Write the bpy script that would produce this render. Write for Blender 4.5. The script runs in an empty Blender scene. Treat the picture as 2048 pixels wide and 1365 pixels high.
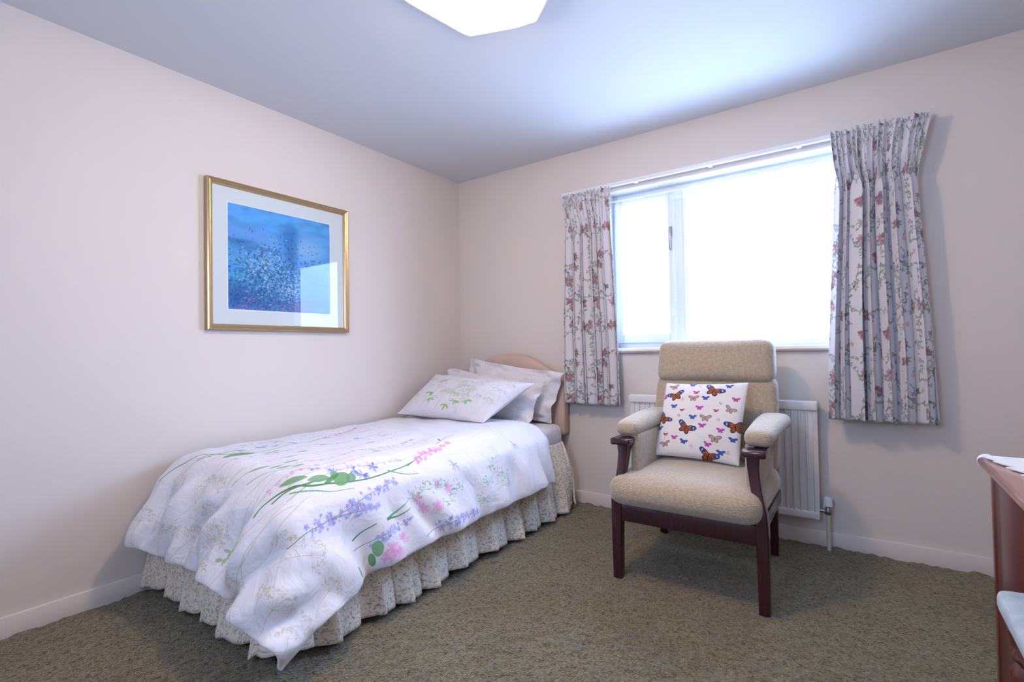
import bpy, bmesh, math, random
import numpy as np
from mathutils import Vector, Matrix

# ------------------------------------------------------------------ camera
scene = bpy.context.scene
COL = scene.collection
cam_data = bpy.data.cameras.new('camera')
cam_data.sensor_width = 36.0
cam_data.lens = 997.9 / 2048 * 36
cam_data.clip_start = 0.02
cam = bpy.data.objects.new('camera', cam_data)
COL.objects.link(cam)
YAW, PITCH, ROLL = -0.6123, 0.0187, -0.0174
fw = Vector((math.sin(YAW)*math.cos(PITCH), math.cos(YAW)*math.cos(PITCH), math.sin(PITCH)))
rt = Vector((math.cos(YAW), -math.sin(YAW), 0))
up = rt.cross(fw)
r2 = rt*math.cos(ROLL) + up*math.sin(ROLL)
u2 = -rt*math.sin(ROLL) + up*math.cos(ROLL)
cam.matrix_world = Matrix(((r2.x, u2.x, -fw.x, 2.6508), (r2.y, u2.y, -fw.y, -3.0552),
                           (r2.z, u2.z, -fw.z, 1.0393), (0, 0, 0, 1)))
scene.camera = cam

# ------------------------------------------------------------------ world and daylight
scene.view_settings.view_transform = 'Standard'
scene.view_settings.look = 'None'
scene.view_settings.gamma = 1.0
scene.view_settings.exposure = 0.0
scene.view_settings.use_curve_mapping = False
world = bpy.data.worlds.new('overcast_sky')
scene.world = world
world.use_nodes = True
bg = world.node_tree.nodes['Background']
bg.inputs['Color'].default_value = (0.46, 0.64, 1.0, 1)
bg.inputs['Strength'].default_value = 17.0

sun = bpy.data.lights.new('window_daylight', 'AREA')
sun.shape = 'RECTANGLE'
sun.size, sun.size_y = 2.4, 1.8
sun.energy = 330.0
sun.color = (0.42, 0.60, 1.0)
sun_o = bpy.data.objects.new('window_daylight', sun)
sun_o.location = (3.45, 1.05, 2.10)
sun_o.rotation_euler = (math.radians(-68), 0, 0)   # shines into the room (-y)
COL.objects.link(sun_o)
portal = bpy.data.lights.new('window_portal', 'AREA')     # guides sky sampling through the opening, gives no light itself
portal.shape = 'RECTANGLE'; portal.size, portal.size_y = 1.34, 1.04
portal.cycles.is_portal = True
portal_o = bpy.data.objects.new('window_portal', portal)
portal_o.location = (1.955, 0.205, 1.553)
portal_o.rotation_euler = (math.radians(-90), 0, 0)
COL.objects.link(portal_o)
rear = portal.copy(); rear.size, rear.size_y = .68, 1.02
rear_o = bpy.data.objects.new('fill_window_portal', rear)  # sky sampling portal for the added fill window
rear_o.location = (2.00, -3.83, 1.575)
rear_o.rotation_euler = (math.radians(90), 0, 0)
COL.objects.link(rear_o)

rng = np.random.RandomState(7)
random.seed(7)

# ------------------------------------------------------------------ material helpers
def new_mat(name):
    m = bpy.data.materials.new(name)
    m.use_nodes = True
    nt = m.node_tree
    return m, nt, nt.nodes['Principled BSDF']

def noise_bump(nt, bsdf, scale, strength, dist=0.002, coord='Object', detail=3.0):
    tc = nt.nodes.new('ShaderNodeTexCoord')
    n = nt.nodes.new('ShaderNodeTexNoise')
    n.inputs['Scale'].default_value = scale
    n.inputs['Detail'].default_value = detail
    b = nt.nodes.new('ShaderNodeBump')
    b.inputs['Strength'].default_value = strength
    b.inputs['Distance'].default_value = dist
    nt.links.new(tc.outputs[coord], n.inputs['Vector'])
    nt.links.new(n.outputs['Fac'], b.inputs['Height'])
    nt.links.new(b.outputs['Normal'], bsdf.inputs['Normal'])
    return n, b

def plain(name, col, rough=0.6, spec=0.5, bump=None, metallic=0.0, var=0.0, vscale=6.0, coat=0.0):
    m, nt, b = new_mat(name)
    b.inputs['Base Color'].default_value = (*col, 1)
    b.inputs['Roughness'].default_value = rough
    b.inputs['Specular IOR Level'].default_value = spec
    b.inputs['Metallic'].default_value = metallic
    b.inputs['Coat Weight'].default_value = coat
    if bump:
        noise_bump(nt, b, *bump)
    if var:
        tc = nt.nodes.new('ShaderNodeTexCoord')
        n = nt.nodes.new('ShaderNodeTexNoise')
        n.inputs['Scale'].default_value = vscale
        n.inputs['Detail'].default_value = 4
        r = nt.nodes.new('ShaderNodeValToRGB')
        r.color_ramp.elements[0].position = 0.3
        r.color_ramp.elements[1].position = 0.7
        r.color_ramp.elements[0].color = (*[max(0, c*(1-var)) for c in col], 1)
        r.color_ramp.elements[1].color = (*[min(1, c*(1+var)) for c in col], 1)
        nt.links.new(tc.outputs['Object'], n.inputs['Vector'])
        nt.links.new(n.outputs['Fac'], r.inputs['Fac'])
        nt.links.new(r.outputs['Color'], b.inputs['Base Color'])
    return m

def wood(name, dark, light, rough=0.25, axis=2, scale=9.0):
    m, nt, b = new_mat(name)
    tc = nt.nodes.new('ShaderNodeTexCoord')
    mp = nt.nodes.new('ShaderNodeMapping')
    s = [scale*2.5]*3
    s[axis] = scale*0.25
    mp.inputs['Scale'].default_value = s
    n = nt.nodes.new('ShaderNodeTexNoise')
    n.inputs['Scale'].default_value = 3.0
    n.inputs['Detail'].default_value = 6.0
    n.inputs['Distortion'].default_value = 0.6
    r = nt.nodes.new('ShaderNodeValToRGB')
    r.color_ramp.elements[0].position = 0.32
    r.color_ramp.elements[1].position = 0.72
    r.color_ramp.elements[0].color = (*dark, 1)
    r.color_ramp.elements[1].color = (*light, 1)
    L = nt.links.new
    L(tc.outputs['Object'], mp.inputs['Vector'])
    L(mp.outputs['Vector'], n.inputs['Vector'])
    L(n.outputs['Fac'], r.inputs['Fac'])
    L(r.outputs['Color'], b.inputs['Base Color'])
    b.inputs['Roughness'].default_value = rough
    b.inputs['Coat Weight'].default_value = 0.4
    b.inputs['Coat Roughness'].default_value = 0.12
    return m

# ------------------------------------------------------------------ a small painter for printed fabrics
class Canvas:
    """a printed pattern, drawn in metres on a w x h metre cloth"""
    def __init__(self, w, h, ppm, base, wrap=False):
        self.w, self.h, self.ppm, self.wrap = w, h, ppm, wrap
        self.nx, self.ny = int(w*ppm), int(h*ppm)
        self.a = np.ones((self.ny, self.nx, 3), np.float32)*np.array(base, np.float32)
    def _apply(self, x0, y0, x1, y1, f, col, alpha):
        p = self.ppm
        i0, i1 = int(math.floor(x0*p)), int(math.ceil(x1*p))+1
        j0, j1 = int(math.floor(y0*p)), int(math.ceil(y1*p))+1
        if not self.wrap:
            i0, j0 = max(i0, 0), max(j0, 0)
            i1, j1 = min(i1, self.nx), min(j1, self.ny)
        if i1 <= i0 or j1 <= j0:
            return
        ii, jj = np.arange(i0, i1), np.arange(j0, j1)
        X, Y = np.meshgrid((ii+.5)/p, (jj+.5)/p)
        m = (f(X, Y)*alpha)[..., None].astype(np.float32)
        c = np.array(col, np.float32)
        if self.wrap:
            ix = np.ix_(jj % self.ny, ii % self.nx)
            self.a[ix] = self.a[ix]*(1-m) + c*m
        else:
            s = self.a[j0:j1, i0:i1]
            self.a[j0:j1, i0:i1] = s*(1-m) + c*m
    def line(self, a, b, w0, w1, col, alpha=1.0):
        ax, ay = a; bx, by = b
        w = max(w0, w1)
        def f(X, Y):
            dx, dy = bx-ax, by-ay
            L2 = dx*dx+dy*dy+1e-12
            t = np.clip(((X-ax)*dx+(Y-ay)*dy)/L2, 0, 1)
            d = np.hypot(X-ax-t*dx, Y-ay-t*dy)
            return np.clip((((w0+(w1-w0)*t)/2)-d)*self.ppm+.5, 0, 1)
        self._apply(min(ax, bx)-w, min(ay, by)-w, max(ax, bx)+w, max(ay, by)+w, f, col, alpha)
    def curve(self, pts, w0, w1, col, alpha=1.0, n=8):
        P = smooth_poly(pts, n)
        k = len(P)-1
        for i in range(k):
            self.line(P[i], P[i+1], w0+(w1-w0)*i/k, w0+(w1-w0)*(i+1)/k, col, alpha)
    def blob(self, x, y, rx, ry, ang, col, alpha=1.0, soft=0.0):
        c, s = math.cos(ang), math.sin(ang)
        R = max(rx, ry)*(1+soft)
        def f(X, Y):
            u = ((X-x)*c+(Y-y)*s)/rx
            v = (-(X-x)*s+(Y-y)*c)/ry
            d = np.sqrt(u*u+v*v)
            if soft:
                return np.clip((1+soft-d)/(2*soft), 0, 1)
            return np.clip((1-d)*min(rx, ry)*self.ppm+.5, 0, 1)
        self._apply(x-R, y-R, x+R, y+R, f, col, alpha)
    def leaf(self, x, y, L, w, ang, col, alpha=1.0):
        c, s = math.cos(ang), math.sin(ang)
        def f(X, Y):
            u = ((X-x)*c+(Y-y)*s)/L
            v = (-(X-x)*s+(Y-y)*c)
            hw = w/2*np.clip(4*u*(1-u), 0, 1)**.8
            return np.where((u > 0) & (u < 1), np.clip((hw-np.abs(v))*self.ppm+.5, 0, 1), 0)
        self._apply(x-L, y-L, x+L, y+L, f, col, alpha)
    def image(self, name):
        img = bpy.data.images.new(name, self.nx, self.ny)
        px = np.ones((self.ny, self.nx, 4), np.float32)
        px[..., :3] = np.clip(self.a, 0, 1)
        img.pixels.foreach_set(px.ravel())
        img.update()
        img.pack()
        return img

def smooth_poly(pts, n):
    if len(pts) < 3:
        return pts
    out = []
    P = [pts[0]]+list(pts)+[pts[-1]]
    for i in range(1, len(P)-2):
        p0, p1, p2, p3 = [np.array(q, float) for q in P[i-1:i+3]]
        for k in range(n):
            t = k/n
            out.append(tuple(.5*((2*p1)+(-p0+p2)*t+(2*p0-5*p1+4*p2-p3)*t*t+(-p0+3*p1-3*p2+p3)*t**3)))
    out.append(tuple(pts[-1]))
    return out

def fabric(name, img, rough=0.85, bump=0.25, weave=900.0, translucent=0.0, wrinkle=0.0):
    m, nt, b = new_mat(name)
    uv = nt.nodes.new('ShaderNodeUVMap')
    t = nt.nodes.new('ShaderNodeTexImage')
    t.image = img
    nt.links.new(uv.outputs['UV'], t.inputs['Vector'])
    nt.links.new(t.outputs['Color'], b.inputs['Base Color'])
    b.inputs['Roughness'].default_value = rough
    b.inputs['Specular IOR Level'].default_value = 0.2
    b.inputs['Sheen Weight'].default_value = 0.15
    n, bm_ = noise_bump(nt, b, weave, bump, 0.0006)
    if wrinkle:
        tc = nt.nodes.new('ShaderNodeTexCoord')
        n2 = nt.nodes.new('ShaderNodeTexNoise')
        n2.inputs['Scale'].default_value = 11.0
        n2.inputs['Detail'].default_value = 3.0
        n2.inputs['Distortion'].default_value = 1.2
        b2 = nt.nodes.new('ShaderNodeBump')
        b2.inputs['Strength'].default_value = wrinkle
        b2.inputs['Distance'].default_value = 0.02
        nt.links.new(tc.outputs['Object'], n2.inputs['Vector'])
        nt.links.new(n2.outputs['Fac'], b2.inputs['Height'])
        nt.links.new(bm_.outputs['Normal'], b2.inputs['Normal'])
        nt.links.new(b2.outputs['Normal'], b.inputs['Normal'])
    if translucent:
        tr = nt.nodes.new('ShaderNodeBsdfTranslucent')
        mx = nt.nodes.new('ShaderNodeMixShader')
        mx.inputs['Fac'].default_value = translucent
        out = nt.nodes['Material Output']
        nt.links.new(t.outputs['Color'], tr.inputs['Color'])
        nt.links.new(b.outputs['BSDF'], mx.inputs[1])
        nt.links.new(tr.outputs['BSDF'], mx.inputs[2])
        nt.links.new(mx.outputs['Shader'], out.inputs['Surface'])
    return m

# ------------------------------------------------------------------ object helpers
def root_loc(o):
    v = Vector((0, 0, 0))
    while o is not None:
        v += o.location
        o = o.parent
    return v

def tag(o, label=None, cat=None, group=None, kind=None):
    if label: o['label'] = label
    if cat: o['category'] = cat
    if group: o['group'] = group
    if kind: o['kind'] = kind
    return o

def thing(name, loc, label, cat, group=None):
    o = bpy.data.objects.new(name, None)
    o.empty_display_size = 0.1
    o.location = loc
    COL.objects.link(o)
    return tag(o, label, cat, group)

def make(name, verts, faces, mat, parent=None, base=(0, 0, 0), uvs=None, smooth=True, flat_angle=None):
    """verts are world coordinates; uvs is one pair per vertex"""
    v = np.asarray(verts, float)
    off = root_loc(parent) if parent is not None else Vector(base)
    me = bpy.data.meshes.new(name)
    me.from_pydata((v-np.array(off)).tolist(), [], [list(map(int, f)) for f in faces])
    if uvs is not None:
        lay = me.uv_layers.new(name='UVMap')
        idx = np.empty(len(me.loops), np.int32)
        me.loops.foreach_get('vertex_index', idx)
        lay.data.foreach_set('uv', np.asarray(uvs, np.float32)[idx].ravel())
    if mat is not None:
        me.materials.append(mat)
    if smooth:
        me.polygons.foreach_set('use_smooth', [True]*len(me.polygons))
    me.update()
    o = bpy.data.objects.new(name, me)
    COL.objects.link(o)
    if parent is not None:
        o.parent = parent
    else:
        o.location = off
    return o

def from_bm(name, bm, mat, parent=None, base=(0, 0, 0), smooth=True):
    bmesh.ops.recalc_face_normals(bm, faces=bm.faces[:])
    v = [tuple(q.co) for q in bm.verts]
    bm.verts.index_update()
    f = [[q.index for q in fc.verts] for fc in bm.faces]
    bm.free()
    o = make(name, v, f, mat, parent, base, smooth=smooth)
    if smooth:
        sharpen(o)
    return o

def sharpen(o, deg=40):
    me = o.data
    bm = bmesh.new(); bm.from_mesh(me)
    for e in bm.edges:
        if len(e.link_faces) == 2 and e.calc_face_angle(0) > math.radians(deg):
            e.smooth = False
    bm.to_mesh(me); bm.free()

def add_box(bm, lo, hi, bev=0.0, seg=2, mat=None):
    r = bmesh.ops.create_cube(bm, size=1.0)
    vs = r['verts']
    for v in vs:
        v.co = Vector([(lo[i]+hi[i])/2+v.co[i]*(hi[i]-lo[i]) for i in range(3)])
    if mat is not None:
        for v in vs: v.co = mat @ v.co
    if bev > 0:
        es = list({e for v in vs for e in v.link_edges})
        bmesh.ops.bevel(bm, geom=es, offset=bev, segments=seg, profile=0.5, affect='EDGES')
    return bm

def box(name, lo, hi, mat, parent=None, bev=0.0, seg=2, base=None, smooth=True):
    bm = bmesh.new(); add_box(bm, lo, hi, bev, seg)
    if base is None: base = ((lo[0]+hi[0])/2, (lo[1]+hi[1])/2, lo[2])
    return from_bm(name, bm, mat, parent, base, smooth and bev > 0)

def sweep_sections(secs, closed_ends=True):
    """secs: list of equal-length rings of 3-D points -> verts, faces"""
    n = len(secs[0]); V = []; F = []
    for s in secs: V += [tuple(p) for p in s]
    for i in range(len(secs)-1):
        for k in range(n):
            a = i*n+k; b = i*n+(k+1) % n
            F.append((a, b, b+n, a+n))
    if closed_ends:
        F.append(tuple(range(n))[::-1])
        F.append(tuple(range((len(secs)-1)*n, len(secs)*n)))
    return V, F

def rrect(cx, cy, w, d, r, n=4):
    """rounded rectangle ring in 2-D"""
    P = []
    for sx, sy, a0 in ((1, 1, 0), (-1, 1, 90), (-1, -1, 180), (1, -1, 270)):
        for k in range(n+1):
            a = math.radians(a0+90*k/n)
            P.append((cx+sx*(w/2-r)+r*math.cos(a), cy+sy*(d/2-r)+r*math.sin(a)))
    return P

def post(name, stations, mat, parent, r=0.006):
    """stations: (z, cx, cy, w, d) bottom to top"""
    secs = [[(x, y, z) for x, y in rrect(cx, cy, w, d, min(r, w/2.2, d/2.2))] for z, cx, cy, w, d in stations]
    V, F = sweep_sections(secs)
    bm = bmesh.new()
    vs = [bm.verts.new(v) for v in V]
    for f in F: bm.faces.new([vs[i] for i in f])
    return from_bm(name, bm, mat, parent)

def lathe(name, prof, cx, cy, mat, parent=None, n=28, base=None):
    secs = [[(cx+r*math.cos(2*math.pi*k/n), cy+r*math.sin(2*math.pi*k/n), z) for k in range(n)] for z, r in prof]
    V, F = sweep_sections(secs)
    bm = bmesh.new()
    vs = [bm.verts.new(v) for v in V]
    for f in F: bm.faces.new([vs[i] for i in f])
    return from_bm(name, bm, mat, parent, base or (cx, cy, prof[0][0]))

def grid_faces(nu, nv, flip=False):
    i, j = np.meshgrid(np.arange(nu-1), np.arange(nv-1), indexing='ij')
    a = (i*nv+j).ravel()
    F = np.stack([a, a+nv, a+nv+1, a+1], 1)
    return F[:, ::-1] if flip else F

def subsurf(o, lv=1):
    m = o.modifiers.new('Subdivision', 'SUBSURF')
    m.levels = lv; m.render_levels = lv
    return o

def solid(o, t, off=-1.0):
    m = o.modifiers.new('Solidify', 'SOLIDIFY')
    m.thickness = t; m.offset = off
    return o

def vnoise(shape, cell, seed):
    """smooth value noise on a 2-D lattice, cell in samples"""
    r = np.random.RandomState(seed)
    ny, nx = shape
    gy, gx = int(ny/cell)+3, int(nx/cell)+3
    g = r.rand(gy, gx)
    y = np.arange(ny)/cell; x = np.arange(nx)/cell
    iy, ix = y.astype(int), x.astype(int)
    fy, fx = y-iy, x-ix
    fy = (fy*fy*(3-2*fy))[:, None]; fx = (fx*fx*(3-2*fx))[None, :]
    a = g[np.ix_(iy, ix)]; b = g[np.ix_(iy, ix+1)]; c = g[np.ix_(iy+1, ix)]; d = g[np.ix_(iy+1, ix+1)]
    return (a*(1-fx)+b*fx)*(1-fy)+(c*(1-fx)+d*fx)*fy

# ------------------------------------------------------------------ plain materials
M_wall = plain('wall_paint', (0.705, 0.64, 0.59), 0.75, 0.25, bump=(260.0, 0.25, 0.0008))
M_ceil = plain('ceiling_paint', (0.68, 0.69, 0.72), 0.85, 0.2, bump=(120.0, 0.15, 0.001))
M_skirt = plain('gloss_white_paint', (0.76, 0.69, 0.64), 0.35, 0.5, bump=(60.0, 0.05, 0.0005))
M_white = plain('white_upvc', (0.80, 0.82, 0.84), 0.35, 0.5)
M_frame_paint = plain('window_frame_paint', (0.72, 0.77, 0.82), 0.4, 0.5)
M_reveal = plain('reveal_paint', (0.86, 0.85, 0.82), 0.7, 0.3)
M_radiator = plain('radiator_enamel', (0.80, 0.77, 0.75), 0.35, 0.5)
M_pipe = plain('painted_pipe', (0.62, 0.60, 0.50), 0.4, 0.5)
M_brass = plain('tarnished_metal', (0.30, 0.29, 0.30), 0.35, 0.5, metallic=0.9)
M_chair_wood = wood('dark_red_mahogany', (0.036, 0.007, 0.012), (0.046, 0.009, 0.016), 0.2)
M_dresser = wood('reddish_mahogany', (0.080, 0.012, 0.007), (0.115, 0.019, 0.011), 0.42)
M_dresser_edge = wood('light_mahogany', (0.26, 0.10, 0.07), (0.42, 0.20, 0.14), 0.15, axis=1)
M_gold = plain('gilt_moulding', (0.56, 0.40, 0.21), 0.3, 0.5, metallic=0.85)
M_board = plain('grey_backing_board', (0.3, 0.27, 0.24), 0.9)
M_mount = plain('pale_blue_mount_board', (0.62, 0.68, 0.69), 0.9, 0.1)
M_mount_edge = plain('mount_bevel', (0.86, 0.88, 0.9), 0.9, 0.1)
M_head = plain('pink_beige_velour', (0.60, 0.435, 0.36), 0.95, 0.1, bump=(350.0, 0.4, 0.001), var=0.06)
M_dark = plain('dark_plastic', (0.03, 0.03, 0.04), 0.4)
M_strut = plain('dark_brown_wood', (0.09, 0.06, 0.04), 0.6)
M_stool_seat = plain('pale_grey_upholstery', (0.40, 0.45, 0.48), 0.8, 0.2, bump=(500.0, 0.4, 0.001), var=0.10, vscale=22)

def chenille():
    m, nt, b = new_mat('beige_chenille')
    L = nt.links.new
    tc = nt.nodes.new('ShaderNodeTexCoord')
    mp = nt.nodes.new('ShaderNodeMapping'); mp.inputs['Scale'].default_value = (70, 70, 150)
    n = nt.nodes.new('ShaderNodeTexVoronoi'); n.inputs['Scale'].default_value = 1.6
    n2 = nt.nodes.new('ShaderNodeTexNoise'); n2.inputs['Scale'].default_value = 90
    n2.inputs['Detail'].default_value = 5
    r = nt.nodes.new('ShaderNodeValToRGB')
    r.color_ramp.elements[0].position = 0.3; r.color_ramp.elements[0].color = (0.36, 0.29, 0.205, 1)
    r.color_ramp.elements[1].position = 0.72; r.color_ramp.elements[1].color = (0.47, 0.39, 0.29, 1)
    bp = nt.nodes.new('ShaderNodeBump'); bp.inputs['Strength'].default_value = 0.6
    bp.inputs['Distance'].default_value = 0.003; bp.invert = True
    L(tc.outputs['Object'], mp.inputs['Vector']); L(mp.outputs['Vector'], n.inputs['Vector'])
    L(tc.outputs['Object'], n2.inputs['Vector']); L(n2.outputs['Fac'], r.inputs['Fac'])
    L(r.outputs['Color'], b.inputs['Base Color'])
    L(n.outputs['Distance'], bp.inputs['Height']); L(bp.outputs['Normal'], b.inputs['Normal'])
    b.inputs['Roughness'].default_value = 0.95; b.inputs['Specular IOR Level'].default_value = 0.15
    b.inputs['Sheen Weight'].default_value = 0.4
    return m
M_chen = chenille()

def carpet_mat():
    m, nt, b = new_mat('olive_twist_pile_carpet')
    L = nt.links.new
    tc = nt.nodes.new('ShaderNodeTexCoord')
    n = nt.nodes.new('ShaderNodeTexNoise'); n.inputs['Scale'].default_value = 75
    n.inputs['Detail'].default_value = 8; n.inputs['Roughness'].default_value = 0.75
    n2 = nt.nodes.new('ShaderNodeTexNoise'); n2.inputs['Scale'].default_value = 3.2
    n2.inputs['Detail'].default_value = 3
    r = nt.nodes.new('ShaderNodeValToRGB')
    r.color_ramp.elements[0].position = 0.34; r.color_ramp.elements[0].color = (0.035, 0.029, 0.013, 1)
    r.color_ramp.elements[1].position = 0.70; r.color_ramp.elements[1].color = (0.34, 0.28, 0.15, 1)
    mx = nt.nodes.new('ShaderNodeMix'); mx.data_type = 'RGBA'; mx.blend_type = 'MULTIPLY'
    mx.inputs['Factor'].default_value = 1.0
    r2 = nt.nodes.new('ShaderNodeValToRGB')
    r2.color_ramp.elements[0].position = 0.35; r2.color_ramp.elements[0].color = (0.86, 0.82, 0.74, 1)
    r2.color_ramp.elements[1].position = 0.65; r2.color_ramp.elements[1].color = (1, 1, 1, 1)
    v = nt.nodes.new('ShaderNodeTexVoronoi'); v.inputs['Scale'].default_value = 170
    bp = nt.nodes.new('ShaderNodeBump'); bp.inputs['Strength'].default_value = 0.9
    bp.inputs['Distance'].default_value = 0.006; bp.invert = True
    L(tc.outputs['Object'], n.inputs['Vector']); L(tc.outputs['Object'], n2.inputs['Vector'])
    L(tc.outputs['Object'], v.inputs['Vector'])
    L(n.outputs['Fac'], r.inputs['Fac']); L(n2.outputs['Fac'], r2.inputs['Fac'])
    L(r.outputs['Color'], mx.inputs['A']); L(r2.outputs['Color'], mx.inputs['B'])
    L(mx.outputs['Result'], b.inputs['Base Color'])
    L(v.outputs['Distance'], bp.inputs['Height']); L(bp.outputs['Normal'], b.inputs['Normal'])
    b.inputs['Roughness'].default_value = 1.0; b.inputs['Specular IOR Level'].default_value = 0.05
    b.inputs['Sheen Weight'].default_value = 0.3
    return m
M_carpet = carpet_mat()

def glass_mat(name, gloss=1.0):
    """thin pane: lets light straight through and mirrors by Fresnel"""
    m, nt, b = new_mat(name)
    nt.nodes.remove(b)
    out = nt.nodes['Material Output']
    t = nt.nodes.new('ShaderNodeBsdfTransparent')
    g = nt.nodes.new('ShaderNodeBsdfGlossy'); g.inputs['Roughness'].default_value = 0.0
    f = nt.nodes.new('ShaderNodeFresnel')
    ge = nt.nodes.new('ShaderNodeNewGeometry'); io = nt.nodes.new('ShaderNodeMath')   # same reflectance from both faces
    io.operation = 'MULTIPLY_ADD'; io.inputs[1].default_value = 1/1.5-1.5; io.inputs[2].default_value = 1.5
    nt.links.new(ge.outputs['Backfacing'], io.inputs[0]); nt.links.new(io.outputs[0], f.inputs['IOR'])
    mx = nt.nodes.new('ShaderNodeMixShader')
    mu = nt.nodes.new('ShaderNodeMath'); mu.operation = 'MULTIPLY'; mu.inputs[1].default_value = gloss
    nt.links.new(f.outputs['Fac'], mu.inputs[0]); nt.links.new(mu.outputs[0], mx.inputs['Fac'])
    nt.links.new(t.outputs['BSDF'], mx.inputs[1]); nt.links.new(g.outputs['BSDF'], mx.inputs[2])
    nt.links.new(mx.outputs['Shader'], out.inputs['Surface'])
    return m
M_glass = glass_mat('clear_glass')
M_picture_glass = glass_mat('low_reflection_glass', .32)

def net_mat():
    m, nt, b = new_mat('white_net')
    nt.nodes.remove(b)
    L = nt.links.new
    out = nt.nodes['Material Output']
    t = nt.nodes.new('ShaderNodeBsdfTransparent')
    d = nt.nodes.new('ShaderNodeBsdfDiffuse'); d.inputs['Color'].default_value = (0.86, 0.9, 0.95, 1)
    tr = nt.nodes.new('ShaderNodeBsdfTranslucent'); tr.inputs['Color'].default_value = (0.86, 0.9, 0.95, 1)
    m1 = nt.nodes.new('ShaderNodeMixShader'); m1.inputs['Fac'].default_value = 0.6
    m2 = nt.nodes.new('ShaderNodeMixShader')
    uv = nt.nodes.new('ShaderNodeUVMap')
    sep = nt.nodes.new('ShaderNodeSeparateXYZ')
    # dotted lace lines along the drop, a denser heading band
    mp = nt.nodes.new('ShaderNodeMapping'); mp.inputs['Scale'].default_value = (70, 70, 1)
    v = nt.nodes.new('ShaderNodeTexVoronoi'); v.inputs['Scale'].default_value = 1.0
    v.inputs['Randomness'].default_value = 0.0
    r = nt.nodes.new('ShaderNodeMapRange')
    r.inputs['From Min'].default_value = 0.15; r.inputs['From Max'].default_value = 0.5
    r.inputs['To Min'].default_value = 0.11; r.inputs['To Max'].default_value = 0.03
    L(uv.outputs['UV'], mp.inputs['Vector']); L(mp.outputs['Vector'], v.inputs['Vector'])
    L(v.outputs['Distance'], r.inputs['Value'])
    L(uv.outputs['UV'], sep.inputs['Vector'])
    hd = nt.nodes.new('ShaderNodeMath'); hd.operation = 'LESS_THAN'; hd.inputs[1].default_value = 0.06
    L(sep.outputs['Y'], hd.inputs[0])
    mxm = nt.nodes.new('ShaderNodeMath'); mxm.operation = 'MULTIPLY_ADD'
    mxm.inputs[1].default_value = 0.12
    L(hd.outputs[0], mxm.inputs[0]); L(r.outputs['Result'], mxm.inputs[2])
    L(d.outputs['BSDF'], m1.inputs[1]); L(tr.outputs['BSDF'], m1.inputs[2])
    L(mxm.outputs[0], m2.inputs['Fac'])
    L(t.outputs['BSDF'], m2.inputs[1]); L(m1.outputs['Shader'], m2.inputs[2])
    L(m2.outputs['Shader'], out.inputs['Surface'])
    return m
M_net = net_mat()

# ------------------------------------------------------------------ printed fabrics
WHITE = (0.865, 0.86, 0.885)

def umbel(cv, x, y, s, ang, col, alpha, n=9):
    """a lacy flower head on a thin stalk"""
    cv.curve([(x, y), (x+s*.9*math.cos(ang+.15), y+s*.9*math.sin(ang+.15)), (x+2.0*s*math.cos(ang), y+2.0*s*math.sin(ang))], .0022, .0014, col, alpha)
    hx, hy = x, y
    for k in range(n):
        a = ang+math.pi+(k/(n-1)-.5)*2.6
        r = s*(.55+.35*random.random())
        ex, ey = hx+r*math.cos(a), hy+r*math.sin(a)
        cv.line((hx, hy), (ex, ey), .0012, .0009, col, alpha*.8)
        for q in range(9):
            b = random.random()*6.3; rr = s*.16*random.random()**.5
            cv.blob(ex+rr*math.cos(b), ey+rr*math.sin(b), .0026, .0019, b, col, alpha*random.uniform(.5, 1))

def flower(cv, x, y, r, col, alpha=.8, petals=7, centre=None):
    for k in range(petals):
        a = 6.283*k/petals+random.random()*.5
        cv.leaf(x, y, r*random.uniform(.8, 1.2), r*.5, a, col, alpha)
    if centre: cv.blob(x, y, r*.25, r*.25, 0, centre, alpha)

def spray(cv, pts, col_stem, cols, r=.011, n=22, w=.03, alpha=.75, stem=.003):
    """florets clustered along the last part of a stem"""
    cv.curve(pts, stem, stem*.5, col_stem, .85)
    P = smooth_poly(pts, 10)
    for k in range(n):
        t = random.random()
        q = P[int((.25+.75*t)*(len(P)-1))]
        s = (1-.6*t)*w
        x, y = q[0]+random.uniform(-s, s), q[1]+random.uniform(-s, s)*.8
        cv.line(q, (x, y), .0012, .001, col_stem, .5)
        flower(cv, x, y, r*random.uniform(.5, 1), random.choice(cols), alpha, 5)

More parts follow.
